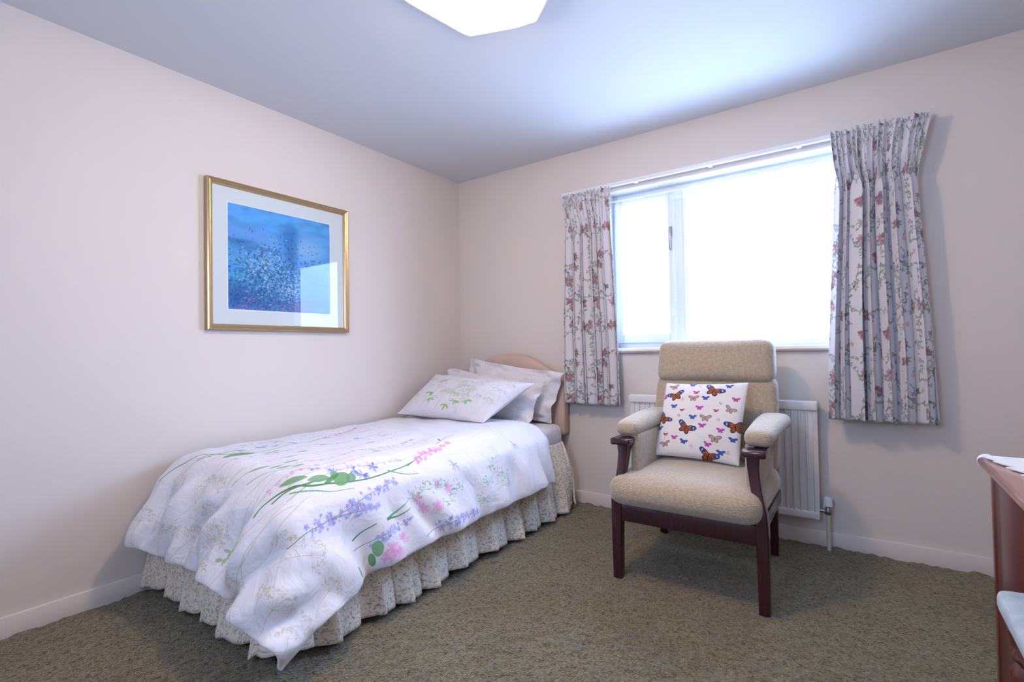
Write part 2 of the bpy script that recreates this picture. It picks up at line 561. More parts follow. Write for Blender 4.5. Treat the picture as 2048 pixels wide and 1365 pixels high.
def duvet_print():
    cv = Canvas(1.40, 2.04, 1000, WHITE)
    G1, G2, G3 = (.30, .50, .31), (.42, .62, .45), (.55, .72, .62)
    B1, B2, PU = (.50, .55, .79), (.64, .67, .88), (.68, .62, .85)
    P1, P2 = (.86, .52, .76), (.93, .68, .86)
    BE, GR = (.74, .70, .60), (.72, .79, .78)
    # faint umbels
    for k in range(34):   # foot end
        umbel(cv, random.uniform(.02, 1.38), random.uniform(1.62, 2.0), random.uniform(.04, .075), math.pi/2+random.uniform(-.6, .6), BE, .62, 10)
    for k in range(26):   # head end
        umbel(cv, random.uniform(.02, 1.38), random.uniform(.02, .62), random.uniform(.03, .06), math.pi/2+random.uniform(-.6, .6), random.choice([GR, (.74, .82, .78)]), .6, 9)
    for k in range(22):
        umbel(cv, random.uniform(.02, 1.38), random.uniform(.5, 1.6), random.uniform(.025, .05), math.pi/2+random.uniform(-.6, .6), (.80, .87, .83), .5, 8)
    for k in range(10):   # long faint stalks on the foot drop
        x = random.uniform(.05, 1.35); y = random.uniform(1.5, 1.65)
        cv.curve([(x, y), (x+random.uniform(-.06, .06), y+.2), (x+random.uniform(-.1, .1), y+.38)], .003, .002, (.76, .75, .66), .7)
    for (x, y) in ((.75, 1.80), (.74, 1.83)):
        for k in range(5): cv.leaf(x, y, .026, .011, random.random()*6.3, (.62, .68, .48), .7)
    BL = [B1, B2, (.36, .42, .70)]
    # thin background stems
    for k in range(46):
        x = random.uniform(.06, .95); y = random.uniform(1.1, 1.56); L = random.uniform(.3, .75); dx = random.uniform(-.10, .05)
        cv.curve([(x, y), (x+dx*.3, y-L*.5), (x+dx, y-L)], .0018, .001, random.choice([G2, G3, (.6, .72, .7)]), .5)
    # florets in long rows
    rows = [(.12, .14, 1.3, .8, [B2, B1]), (.20, .20, 1.4, .9, [B2]), (.40, .42, 1.45, 1.1, [B2, PU]), (.46, .44, 1.1, .75, [P2, B2]), (.55, .58, 1.4, .95, [P2]), (.62, .6, 1.1, .7, [P2, PU]),
            (.72, .73, 1.42, 1.2, [P1, P2]), (.86, .82, 1.33, .80, [P1, P2]), (.81, .80, 1.2, 1.0, [P2]), (.72, .73, 1.12, .80, [B1, B2, G1]),
            (.76, .79, 1.02, .70, [G3, P2]), (.90, .93, 1.36, 1.1, [P2, B2]), (.30, .3, .9, .6, [B2]), (.80, .80, 1.52, 1.4, [P1])]
    for x0, x1, y0, y1, cols in rows:
        spray(cv, [(x0, y0+.22), (x0, y0), ((x0+x1)/2+.01, (y0+y1)/2), (x1, y1)], G2, cols, .009, 38, .016, .6, .002)
    # left stems with the pink head
    cv.curve([(.06, 1.66), (.08, 1.60), (.13, 1.56), (.20, 1.51), (.30, 1.47), (.34, 1.36), (.33, 1.19), (.28, 1.03)], .0075, .0035, G1, .95)
    cv.curve([(.20, 1.56), (.27, 1.47), (.30, 1.40)], .005, .002, G1, .85)
    spray(cv, [(.29, 1.08), (.27, .98), (.20, .80), (.12, .66)], G1, [P1, P2, (.82, .42, .70)], .012, 56, .022, .8)
    cv.leaf(.315, 1.52, .12, .06, -1.35, (.40, .56, .34), .9)
    cv.leaf(.20, 1.545, .13, .018, -1.2, G2, .8)
    cv.leaf(.38, 1.40, .10, .014, -1.5, G2, .7)
    for x, y in ((.26, 1.42), (.23, 1.33), (.24, 1.30), (.28, 1.27), (.31, 1.20), (.44, .92), (.17, 1.2), (.90, 1.41), (.92, 1.33), (.95, 1.31), (.93, 1.25), (.84, 1.45)):
        for k in range(14):
            cv.leaf(x, y, .030*random.uniform(.6, 1), .006, random.random()*6.3, random.choice(BL), .72)
    # middle leaves and stems
    cv.curve([(.66, 1.60), (.70, 1.53), (.78, 1.44), (.80, 1.30), (.80, 1.10)], .0032, .0015, G1, .8)
    cv.curve([(.58, 1.62), (.62, 1.5), (.66, 1.38), (.68, 1.2)], .003, .0015, G1, .7)
    for x, y, L, a in ((.60, 1.56, .075, -1.1), (.66, 1.52, .055, -1.3), (.69, 1.51, .06, -1.0), (.74, 1.475, .05, -1.4), (.66, 1.46, .06, -1.2), (.56, 1.40, .06, -1.5), (.50, 1.30, .05, -1.4), (.78, 1.12, .05, -1.4), (.45, 1.15, .06, -1.9), (.62, 1.02, .05, -1.5)):
        cv.leaf(x, y, L, .020, a, (.46, .62, .44), .8)
    cv.curve([(.86, .84), (.80, .95), (.78, 1.05)], .002, .004, G2, .6)
    # right hand pair of stems with the broad leaf
    cv.curve([(.842, 1.665), (.835, 1.63), (.85, 1.58), (.875, 1.54), (.91, 1.50), (.93, 1.45), (.95, 1.40), (.965, 1.33), (.97, 1.26), (.97, 1.18), (.955, 1.05)], .0075, .0040, G1, .95)
    cv.curve([(.862, 1.61), (.865, 1.57), (.89, 1.52), (.91, 1.46), (.92, 1.42)], .0065, .003, (.34, .50, .32), .95)
    spray(cv, [(.965, 1.09), (.95, 1.03), (.935, .95), (.93, .86), (.91, .77)], G1, [P1, (.84, .52, .75), P2], .0105, 84, .024, .8)
    cv.curve([(.90, .84), (.875, .75), (.84, .66), (.81, .60)], .0025, .005, G1, .8)
    cv.leaf(.885, .79, .05, .012, -2.4, G1, .7)
    cv.blob(.935, 1.395, .034, .024, 1.45, (.42, .60, .40), .92); cv.blob(.918, 1.41, .022, .018, 0, (.46, .63, .44), .92); cv.blob(.945, 1.36, .022, .016, 1.2, (.38, .56, .40), .8)
    cv.leaf(.825, 1.565, .085, .026, -.95, (.42, .60, .40), .85)
    cv.leaf(.885, 1.505, .075, .026, -1.2, (.42, .60, .40), .85)
    cv.leaf(.925, 1.47, .08, .016, -1.7, G1, .8)
    cv.curve([(.885, 1.56), (.93, 1.50), (.965, 1.44), (.985, 1.37)], .006, .0015, G2, .8)
    cv.curve([(.965, 1.20), (.99, 1.15), (1.01, 1.06)], .008, .002, G2, .8)
    # side of the bed: larkspur sprays
    spray(cv, [(1.005, 1.66), (1.01, 1.60), (1.025, 1.53), (1.03, 1.42), (1.02, 1.32), (1.01, 1.20)], (.45, .52, .52), [PU, B2, (.56, .54, .82)], .0105, 90, .028, .75)
    spray(cv, [(1.03, 1.50), (1.045, 1.42), (1.06, 1.36), (1.07, 1.30)], (.45, .52, .52), [PU, B2], .013, 26, .020, .75)
    spray(cv, [(1.175, 1.44), (1.17, 1.33), (1.17, 1.26), (1.16, 1.17)], (.45, .52, .52), [PU, B2, B1], .011, 40, .022, .75)
    cv.curve([(1.125, 1.285), (1.11, 1.22), (1.085, 1.15)], .011, .002, G2, .85); cv.curve([(1.125, 1.285), (1.13, 1.22), (1.12, 1.16)], .009, .002, G1, .8)
    cv.curve([(1.14, 1.43), (1.125, 1.38), (1.12, 1.33)], .006, .003, G1, .85)
    for (x, y) in ((1.225, 1.29), (1.21, 1.23), (1.25, 1.27), (1.24, 1.31), (1.10, 1.10), (1.14, 1.08), (1.07, .99), (1.10, .93), (1.15, 1.02)):
        flower(cv, x, y, .024, P1, .42, 6); flower(cv, x+.012, y-.014, .018, P2, .5, 6)
    cv.blob(1.205, 1.335, .028, .020, 0, (.42, .64, .45), .85); cv.blob(1.238, 1.365, .024, .017, 0, (.36, .58, .38), .85); cv.leaf(1.225, 1.47, .05, .03, -.4, (.4, .62, .45), .8)
    spray(cv, [(1.25, 1.12), (1.235, 1.0), (1.24, .88), (1.245, .74)], (.45, .52, .6), [PU, B1, B2], .010, 100, .026, .7)
    for x, y in ((1.08, 1.11), (1.07, 1.03), (1.08, .96), (1.11, .86), (1.15, .94), (1.07, .58), (1.13, .50), (1.13, .63), (1.18, .5), (1.2, .7)):
        for k in range(16):
            cv.leaf(x+random.uniform(-.022, .022), y+random.uniform(-.04, .04), .018, .006, random.random()*6.3, random.choice([G2, G3]), .5)
        cv.curve([(x, y+.05), (x+.01, y), (x-.01, y-.05)], .002, .001, G2, .6)
    for x, y in ((1.02, .84), (1.02, .34), (.5, .8)):   # dragonflies
        for a in (-.9, -.5, .5, .9, 2.4, 2.8):
            cv.leaf(x, y, .034, .005, a, (.50, .54, .74), .6)
        cv.line((x, y-.02), (x, y+.03), .003, .002, (.35, .36, .5), .7)
    return cv.image('duvet_print')

def pillow_print():
    cv = Canvas(0.76, 0.50, 1400, WHITE)
    for k in range(44):
        umbel(cv, random.uniform(.03, .72), random.uniform(.12, .47), random.uniform(.03, .055), -math.pi/2+random.uniform(-.4, .4), random.choice([(.74, .77, .64), (.68, .75, .72)]), .75, 9)
    for x, y, s, c in ((.36, .20, .05, (.68, .74, .46)), (.44, .16, .045, (.64, .72, .44)), (.22, .30, .05, (.76, .78, .62)), (.52, .24, .05, (.66, .78, .66)), (.4, .3, .05, (.74, .78, .62)), (.3, .2, .04, (.7, .75, .5))):
        umbel(cv, x, y, s, -math.pi/2, c, .85, 10)
    for x, y, n, c in ((.20, .20, 7, (.52, .64, .34)), (.55, .15, 8, (.56, .74, .58)), (.42, .08, 4, (.6, .72, .38)), (.24, .13, 4, (.6, .7, .5)), (.47, .12, 5, (.60, .74, .5))):
        for k in range(n):
            cv.leaf(x, y, .055*random.uniform(.6, 1), .014, -1.57+random.uniform(-1.6, 1.6), c, .8)
    for x in (.2, .26, .34, .44, .52):
        cv.curve([(x, .03), (x+.01, .2), (x+.04, .42)], .0022, .0014, (.68, .72, .56), .7)
    for x, y, c in ((.21, .36, (.60, .42, .56)), (.42, .43, (.50, .48, .52)), (.10, .46, (.48, .52, .80)), (.19, .34, (.64, .42, .6))):
        for a in (.4, 1.2, 2.0, 2.8, 3.6, 5.4):
            cv.leaf(x, y, .026, .005, a, c, .7)
    return cv.image('pillow_print')

def sprig_print(name, seed, base, dots, size=.4, n=520, leafy=True, r=.0065):
    random.seed(seed)
    cv = Canvas(size, size, 1100, base, wrap=True)
    for k in range(n):
        x, y = random.random()*size, random.random()*size
        a = random.random()*6.3; c = random.choice(dots)
        if random.random() < .45: cv.blob(x, y, r*.55, r*.5, a, c, .6)
        else:
            cv.leaf(x, y, r*2.0, r*.7, a, c, .6)
            cv.line((x, y), (x+.014*math.cos(a+2.2), y+.014*math.sin(a+2.2)), .0012, .0008, c, .5)
    return cv.image(name)

def curtain_print():
    random.seed(23)
    cv = Canvas(.64, .64, 900, (.88, .86, .875), wrap=True)
    GD, GM = (.43, .47, .46), (.60, .63, .62)
    R1, R2, R3 = (.74, .50, .54), (.82, .66, .67), (.64, .40, .46)
    for k in range(58):   # trailing stems with leaves
        x, y = random.random()*.64, random.random()*.64
        a = random.random()*6.3
        pts = [(x, y)]
        for q in range(4):
            a += random.uniform(-.9, .9)
            pts.append((pts[-1][0]+.026*math.cos(a), pts[-1][1]+.026*math.sin(a)))
        c = random.choice([GD, GM, GM])
        cv.curve(pts, .0024, .0014, c, .8, 4)
        for p in pts:
            for q in range(3):
                cv.leaf(p[0], p[1], random.uniform(.010, .022), .0085, random.random()*6.3, random.choice([c, GM, (.60, .62, .52)]), .72)
    for k in range(17):   # roses
        x, y = random.random()*.64, random.random()*.64
        for q in range(16):
            b = random.random()*6.3; rr = .018*random.random()**.5
            cv.blob(x+rr*math.cos(b), y+rr*math.sin(b), .011, .008, b, random.choice([R1, R2, R2, R3]), .7)
        for q in range(7):
            cv.leaf(x, y, .036, .012, random.random()*6.3, GD, .55)
        for q in range(8):
            b = random.random()*6.3; rr = .012*random.random()**.5
            cv.blob(x+rr*math.cos(b), y+rr*math.sin(b), .008, .005, b, random.choice([R1, R2, R3]), .8)
    for k in range(18):
        x, y = random.random()*.64, random.random()*.64
        flower(cv, x, y, .013, random.choice([(.80, .68, .56), R2, (.66, .62, .74)]), .8, 6)
    return cv.image('curtain_print')

def butterfly(cv, x, y, s, ang, kind):
    """open-winged butterfly, span s"""
    pal = {'big': ((.24, .18, .24), (.66, .35, .17), (.16, .10, .12)),
           'blue': ((.22, .32, .62), (.24, .36, .68), (.14, .2, .4)),
           'pink': ((.66, .22, .60), (.78, .36, .70), (.42, .12, .36)),
           'red': ((.72, .20, .46), (.80, .34, .54), (.5, .12, .3)),
           'taupe': ((.56, .46, .45), (.72, .61, .59), (.42, .32, .30))}
    edge, fill, body = pal[kind]
    for sg in (-1, 1):
        for (r, a, L, w) in ((1, 24, .54, .30), (2, -48, .36, .26)):
            th = math.radians(a)
            dx, dy = sg*math.cos(th), math.sin(th)
            c, q = math.cos(ang), math.sin(ang)
            vx, vy = dx*c-dy*q, dx*q+dy*c
            A = math.atan2(vy, vx)
            cv.blob(x+vx*L*s*.48, y+vy*L*s*.48, L*s*.52, w*s*.5, A, edge, .95)
            cv.blob(x+vx*L*s*.40, y+vy*L*s*.40, L*s*.38, w*s*.36, A, fill, .95)
            if kind == 'big':
                if r == 1:
                    cv.blob(x+vx*L*s*.78, y+vy*L*s*.78, L*s*.30, w*s*.42, A, (.22, .26, .52), .95)
                    cv.blob(x+vx*L*s*.78, y+vy*L*s*.78, L*s*.06, w*s*.26, A+.3, (.80, .82, .88), .8)
                for k in range(12):
                    t = random.uniform(.15, .7); u = random.uniform(-.3, .3)
                    cv.blob(x+vx*L*s*t-vy*u*w*s, y+vy*L*s*t+vx*u*w*s, s*.016, s*.012, A, (.25, .14, .10), .85)
            else:
                for k in range(3):
                    cv.line((x, y), (x+vx*L*s*.8-vy*(k-1)*w*s*.25, y+vy*L*s*.8+vx*(k-1)*w*s*.25), .0012, .0008, edge, .6)
    c, q = math.cos(ang), math.sin(ang)
    cv.line((x-(-.14*s)*-q*-1, y-.14*s*c), (x-.16*s*q, y+.16*s*c), s*.04, s*.03, body, 1)

def cushion_print():
    random.seed(5)
    cv = Canvas(.42, .42, 2200, (.875, .86, .86))
    for k in range(120):   # faint illegible handwriting-like lines in the weave
        x, y = random.random()*.42, random.random()*.42
        P = [(x, y)]
        for q in range(5): P.append((P[-1][0]+.006, y+random.uniform(-.0025, .0025)))
        cv.curve(P, .0008, .0008, (.70, .72, .76), .6, 3)
    def uv(px, py):
        t = (py-155)/1110.
        xl = 192-62*t; xr = 1372-40*t
        return (px-xl)/(xr-xl)*.42, (1-t)*.42
    for px, py, s, a, k in ((385, 385, .090, 18, 'big'), (935, 300, .100, -22, 'big'), (592, 872, .098, -25, 'big'), (238, 740, .085, -35, 'big'),
                            (1275, 790, .098, 12, 'big'), (930, 1215, .095, -18, 'big')):
        x, y = uv(px, py); butterfly(cv, x, y, s, math.radians(a), k)
    for px, py, a, k, s in ((375, 552, 0, 'blue', .038), (837, 420, 0, 'blue', .04), (680, 712, 0, 'blue', .042), (185, 880, 0, 'blue', .038), (578, 1065, -12, 'blue', .042),
                            (1250, 962, 0, 'blue', .042), (1095, 1150, 0, 'blue', .044), (615, 190, 0, 'blue', .04), (1130, 215, 0, 'blue', .04),
                            (690, 332, 0, 'pink', .036), (1245, 415, 0, 'pink', .040), (765, 570, 0, 'pink', .04), (512, 612, 10, 'red', .026), (1003, 600, 0, 'red', .028),
                            (826, 825, 0, 'pink', .04), (1082, 865, 0, 'pink', .04), (297, 975, 0, 'red', .028), (436, 1015, 0, 'pink', .036), (918, 1072, -12, 'pink', .04), (215, 405, 60, 'pink', .034),
                            (345, 235, 18, 'taupe', .055), (662, 425, 0, 'taupe', .058), (1190, 570, -25, 'taupe', .06), (865, 715, 0, 'taupe', .062), (1015, 985, 0, 'taupe', .064), (305, 1110, 15, 'taupe', .055)):
        x, y = uv(px, py); butterfly(cv, x, y, s, math.radians(a), k)
    for px, py in ((497, 445), (725, 215), (1052, 480), (468, 685), (1040, 725), (695, 1115), (1185, 1135)):
        x, y = uv(px, py)
        for q in range(14):
            cv.blob(x+random.uniform(-.008, .008), y+random.uniform(-.009, .009), .003, .002, random.random()*3, random.choice([(.84, .60, .74), (.62, .48, .60), (.80, .50, .68)]), .6)
    return cv.image('cushion_print')

def garden_print():
    """a loose blue garden scene, brush dabs only"""
    random.seed(11)
    cv = Canvas(.606, .556, 1300, (.30, .56, .80))
    W, H = .606, .556
    for k in range(420):
        x, y = random.random()*W, random.random()*H
        t = y/H
        base = np.array((.34, .66, .93))*t+np.array((.30, .55, .82))*(1-t)
        c = np.clip(base+np.random.RandomState(k).uniform(-.07, .09, 3), 0, 1)
        cv.blob(x, y, random.uniform(.02, .05), random.uniform(.01, .02), random.uniform(-.4, .4), c, .35, .5)
    for x, y, rx, ry, c, a in ((.10, .40, .16, .05, (.42, .60, .84), .5), (.25, .33, .14, .05, (.46, .62, .84), .5), (.45, .38, .10, .06, (.60, .74, .88), .6), (.05, .36, .10, .015, (.14, .36, .60), .5),
                               (.16, .335, .14, .012, (.16, .40, .62), .5), (.35, .30, .035, .17, (.12, .38, .66), .6), (.34, .42, .05, .06, (.14, .42, .70), .5), (.50, .28, .12, .03, (.44, .64, .86), .5),
                               (.06, .16, .10, .03, (.30, .66, .76), .6), (.05, .08, .12, .06, (.16, .26, .50), .6), (.3, .05, .3, .05, (.14, .32, .55), .5), (.17, .26, .10, .05, (.46, .66, .82), .5)):
        cv.blob(x, y, rx, ry, 0, c, a, .6)
    for k in range(2600):
        x = random.gauss(.24, .14); y = random.gauss(.15, .10)
        if not (0 < x < W and 0 < y < H): continue
        cv.blob(x, y, random.uniform(.003, .010), random.uniform(.002, .006), random.random()*3.1, random.choice([(.12, .34, .55), (.18, .44, .60), (.22, .50, .66), (.30, .56, .72), (.14, .30, .52)]), .6)
    for k in range(240):
        x = random.gauss(.21, .07); y = random.gauss(.22, .07)
        cv.blob(x, y, random.uniform(.003, .007), random.uniform(.002, .005), 0, random.choice([(.72, .80, .88), (.60, .72, .86), (.80, .82, .84)]), .55, .4)
    for k in range(160):
        x = random.gauss(.36, .05); y = random.gauss(.12, .04)
        cv.blob(x, y, random.uniform(.003, .007), random.uniform(.002, .005), 0, random.choice([(.66, .76, .86), (.56, .70, .84)]), .6)
    for k in range(240):
        x = random.choice([random.gauss(.12, .05), random.gauss(.34, .07), random.gauss(.42, .05)]); y = abs(random.gauss(.03, .025))
        cv.blob(x, y, random.uniform(.003, .008), random.uniform(.002, .005), 0, random.choice([(.50, .36, .62), (.58, .46, .70), (.42, .34, .60)]), .6)
    return cv.image('garden_print')

random.seed(3)
M_duvet = fabric('wildflower_duvet_cotton', duvet_print(), 0.8, 0.15, 700, wrinkle=0.45)
M_pillow = fabric('leafy_pillow_cotton', pillow_print(), 0.8, 0.15, 700, wrinkle=0.5)
G = [(.66, .67, .60), (.60, .64, .56), (.78, .64, .60), (.70, .62, .58), (.62, .62, .60), (.74, .70, .62)]
M_frill = fabric('small_sprig_cotton', sprig_print('pale_sprig_print', 8, (.885, .865, .88), [(.78, .79, .74), (.74, .78, .74), (.83, .76, .76)], .4, 520), 0.85, 0.2, wrinkle=0.2)
M_valance = fabric('sprig_valance_cotton', sprig_print('valance_sprig_print', 9, (.90, .87, .82), G+[(.50, .55, .48), (.52, .50, .46)], .4, 1150), 0.85, 0.2)
M_curtain = fabric('rose_curtain_cotton', curtain_print(), 0.85, 0.2, translucent=0.12)
M_cushion = fabric('butterfly_cotton', cushion_print(), 0.85, 0.3, 800)
M_art = fabric('printed_paper', garden_print(), 0.9, 0.02)

# ------------------------------------------------------------------ the room
XR, YF, H = 3.38, -3.75, 2.40
def shell(name, lo, hi, mat, bev=0):
    o = box(name, lo, hi, mat, bev=bev)
    return tag(o, kind='structure')

def carpet():
    step = 0.0105
    xs = np.arange(0, XR+step, step); ys = np.arange(YF, 0.0+step, step)
    nx, ny = len(xs), len(ys)
    z = (vnoise((nx, ny), 1.7, 1)-.5)*.013+(vnoise((nx, ny), 5, 2)-.5)*.006+(vnoise((nx, ny), 22, 3)-.5)*.004
    X, Y = np.meshgrid(xs, ys, indexing='ij')
    jx = (np.random.RandomState(4).rand(nx, ny)-.5)*.006; jy = (np.random.RandomState(5).rand(nx, ny)-.5)*.006
    jx[0] = jx[-1] = 0; jy[:, 0] = jy[:, -1] = 0
    V = np.stack([X+jx, Y+jy, z], -1).reshape(-1, 3)
    o = make('floor', V, grid_faces(nx, ny), M_carpet, base=(XR/2, YF/2, 0))
    solid(o, 0.03, -1)
    return tag(o, kind='structure')
carpet()
shell('ceiling', (-.1, YF-.1, H), (XR+.1, .35, H+.08), M_ceil)
shell('wall_left', (-.1, YF-.1, -.05), (0, .35, H), M_wall)
shell('wall_right', (XR, YF-.1, -.05), (XR+.1, .35, H), M_wall)

WX0, WX1, WZ0, WZ1 = 1.285, 2.625, 1.035, 2.072      # window opening
def pierced_wall(name, wx0, wx1, wz0, wz1, y0, y1):
    bm = bmesh.new()
    xs = [0, wx0, wx1, XR]; zs = [-.05, wz0, wz1, H]
    for i in range(3):
        for j in range(3):
            if i == 1 and j == 1: continue
            add_box(bm, (xs[i], y0, zs[j]), (xs[i+1], y1, zs[j+1]))
    bmesh.ops.remove_doubles(bm, verts=bm.verts[:], dist=1e-5)
    dead = {}
    for f in bm.faces:
        k = tuple(round(c, 4) for c in f.calc_center_median())
        dead.setdefault(k, []).append(f)
    kill = [f for fs in dead.values() if len(fs) > 1 for f in fs]
    bmesh.ops.delete(bm, geom=kill, context='FACES_ONLY')
    return tag(from_bm(name, bm, M_wall, base=(XR/2, (y0+y1)/2, -.05), smooth=False), kind='structure')
pierced_wall('wall_back', WX0, WX1, WZ0, WZ1, 0, .22)
RX0, RX1, RZ0, RZ1 = 1.65, 2.35, 1.05, 2.10      # opening for an unseen window, added behind the camera for fill light
pierced_wall('wall_front', RX0, RX1, RZ0, RZ1, YF-.1, YF)

def skirting(name, lo, hi):
    return tag(box(name, lo, hi, M_skirt, bev=.004, seg=2), kind='structure')
skirting('baseboard_left', (0, YF, -.02), (.014, 0, .078))
skirting('baseboard_back', (.014, -.014, -.02), (XR-.014, 0, .078))
skirting('baseboard_right', (XR-.014, YF, -.02), (XR, 0, .078))
skirting('baseboard_front', (.014, YF, -.02), (XR-.014, YF+.014, .078))

# window_1: frame, casement, fixed light, panes, handle, sill
win = thing('window_1', ((WX0+WX1)/2, .1, WZ0), None, None)
tag(win, kind='structure')
def ring(name, x0, x1, z0, z1, y0, y1, w, mat, parent, wb=None, wt=None, wr=None, bev=.004):
    wb = wb or w; wt = wt or w; wr = wr or w
    bm = bmesh.new()
    add_box(bm, (x0, y0, z0), (x0+w, y1, z1), bev)
    add_box(bm, (x1-wr, y0, z0), (x1, y1, z1), bev)
    add_box(bm, (x0+w, y0, z0), (x1-wr, y1, z0+wb), bev)
    add_box(bm, (x0+w, y0, z1-wt), (x1-wr, y1, z1), bev)
    return from_bm(name, bm, mat, parent)
FY = .105
ring('window_frame', WX0, WX1, WZ0, WZ1, FY, .175, .03, M_frame_paint, win, wb=.045, wt=.055)
box('mullion', (1.700, FY-.004, WZ0+.045), (1.752, .175, WZ1-.055), M_frame_paint, win, .004)
cas = ring('casement', WX0+.022, 1.706, WZ0+.04, WZ1-.045, FY-.02, FY+.03, .045, M_frame_paint, win, wb=.055, wt=.055)
box('pane', (WX0+.06, FY+.004, WZ0+.09), (1.668, FY+.008, WZ1-.095), M_glass, cas)
fl = ring('fixed_light', 1.745, WX1-.02, WZ0+.035, WZ1-.05, FY-.006, FY+.03, .03, M_frame_paint, win, wb=.032, wt=.032)
box('pane', (1.77, FY+.012, WZ0+.06), (WX1-.045, FY+.016, WZ1-.08), M_glass, fl)
bm = bmesh.new()
add_box(bm, (1.672, FY-.034, 1.74), (1.690, FY-.02, 1.80), .003)
add_box(bm, (1.674, FY-.05, 1.65), (1.688, FY-.034, 1.79), .004)
from_bm('window_handle', bm, M_brass, win)
bm = bmesh.new()
add_box(bm, (1.668, FY-.03, 1.24), (1.694, FY-.02, 1.29), .003)
from_bm('window_handle', bm, M_white, win)
sl = box('window_sill', (WX0-.0, -.022, WZ0-.022), (WX1+.0, FY, WZ0+.006), M_reveal, win, .006)
box('sill_nosing_shade', (WX0-.02, -.024, WZ0-.026), (WX1+.02, -.002, WZ0-.012), plain('sill_shade_brown', (.42, .31, .25), .5), sl, .003)  # brown colour paints in the thin shade line below the sill edge
# painted linings of the recess
bm = bmesh.new()
add_box(bm, (WX0, .001, WZ1-.006), (WX1, FY, WZ1))
add_box(bm, (WX0, .001, WZ0), (WX0+.006, FY, WZ1-.006))
add_box(bm, (WX1-.006, .001, WZ0), (WX1, FY, WZ1-.006))
from_bm('reveal_lining', bm, M_reveal, win, smooth=False)

fill_win = tag(thing('added_fill_window', ((RX0+RX1)/2, YF-.05, RZ0), None, None), kind='structure')  # added window, brings bluish fill light in from behind the camera
ring('window_frame', RX0, RX1, RZ0, RZ1, YF-.085, YF-.025, .05, M_frame_paint, fill_win)
box('pane', (RX0+.04, YF-.056, RZ0+.04), (RX1-.04, YF-.052, RZ1-.04), M_glass, fill_win)

# net curtains
def net(name, x0, x1, ztop, zbot, y, folds, seed, label, group):
    r = np.random.RandomState(seed)
    nu, nv = 260, 40
    s = np.linspace(0, 1, nu)[:, None]; t = np.linspace(0, 1, nv)[None, :]
    ph = r.uniform(0, 6.28, 6); fr = folds*np.array([.5, 1, 1.55, 2.3, .3, .8])
    w = sum(a*np.sin(6.283*f*s+p+(.6*t*k)) for k, (a, f, p) in enumerate(zip((.5, 1, .5, .3, .6, .4), fr, ph)))
    X = x0+(x1-x0)*(s+.004*np.sin(6.28*folds*s+ph[1]+1.2)*1.0)+0*t
    Yy = y+(.007+.006*t)*w*.7
    Z = ztop-(ztop-zbot)*t+.002*np.sin(40*s)*(t > .98)
    V = np.stack([X, Yy, Z+0*X], -1).reshape(-1, 3)
    U = np.stack([s*(x1-x0)*1.5+0*t, (ztop-zbot)*t+0*s], -1).reshape(-1, 2)
    o = make(name, V, grid_faces(nu, nv), M_net, base=((x0+x1)/2, y, zbot), uvs=U)
    return tag(o, label, 'net curtain', group)
net('net_curtain', 1.295, 1.685, 2.005, 1.05, .042, 7, 1, 'sheer white net curtain over the narrow left window pane', None)
net('net_curtain', 1.70, 2.615, 2.015, 1.05, .040, 15, 2, 'wide sheer white net curtain over the large right window pane', None)
rod = box('net_curtain_wire', (1.292, .036, 2.010), (2.618, .046, 2.018), M_white, None, .002)
tag(rod, 'thin white wire carrying both net curtains inside the window recess', 'curtain wire')

# curtain track
track = thing('curtain_track', (1.955, -.03, 2.075), 'long white curtain track above the window recess', 'curtain track')
box('rail', (.99, -.052, 2.088), (2.915, -.030, 2.112), M_white, track, .003)
for x in (1.06, 1.5, 1.95, 2.4, 2.85):
    box('bracket', (x-.012, -.032, 2.088), (x+.012, 0.0, 2.118), M_white, track, .002)
for x in (.985, 2.92):
    box('end_cap', (x-.006, -.056, 2.084), (x+.006, -.026, 2.116), M_white, track, .002)

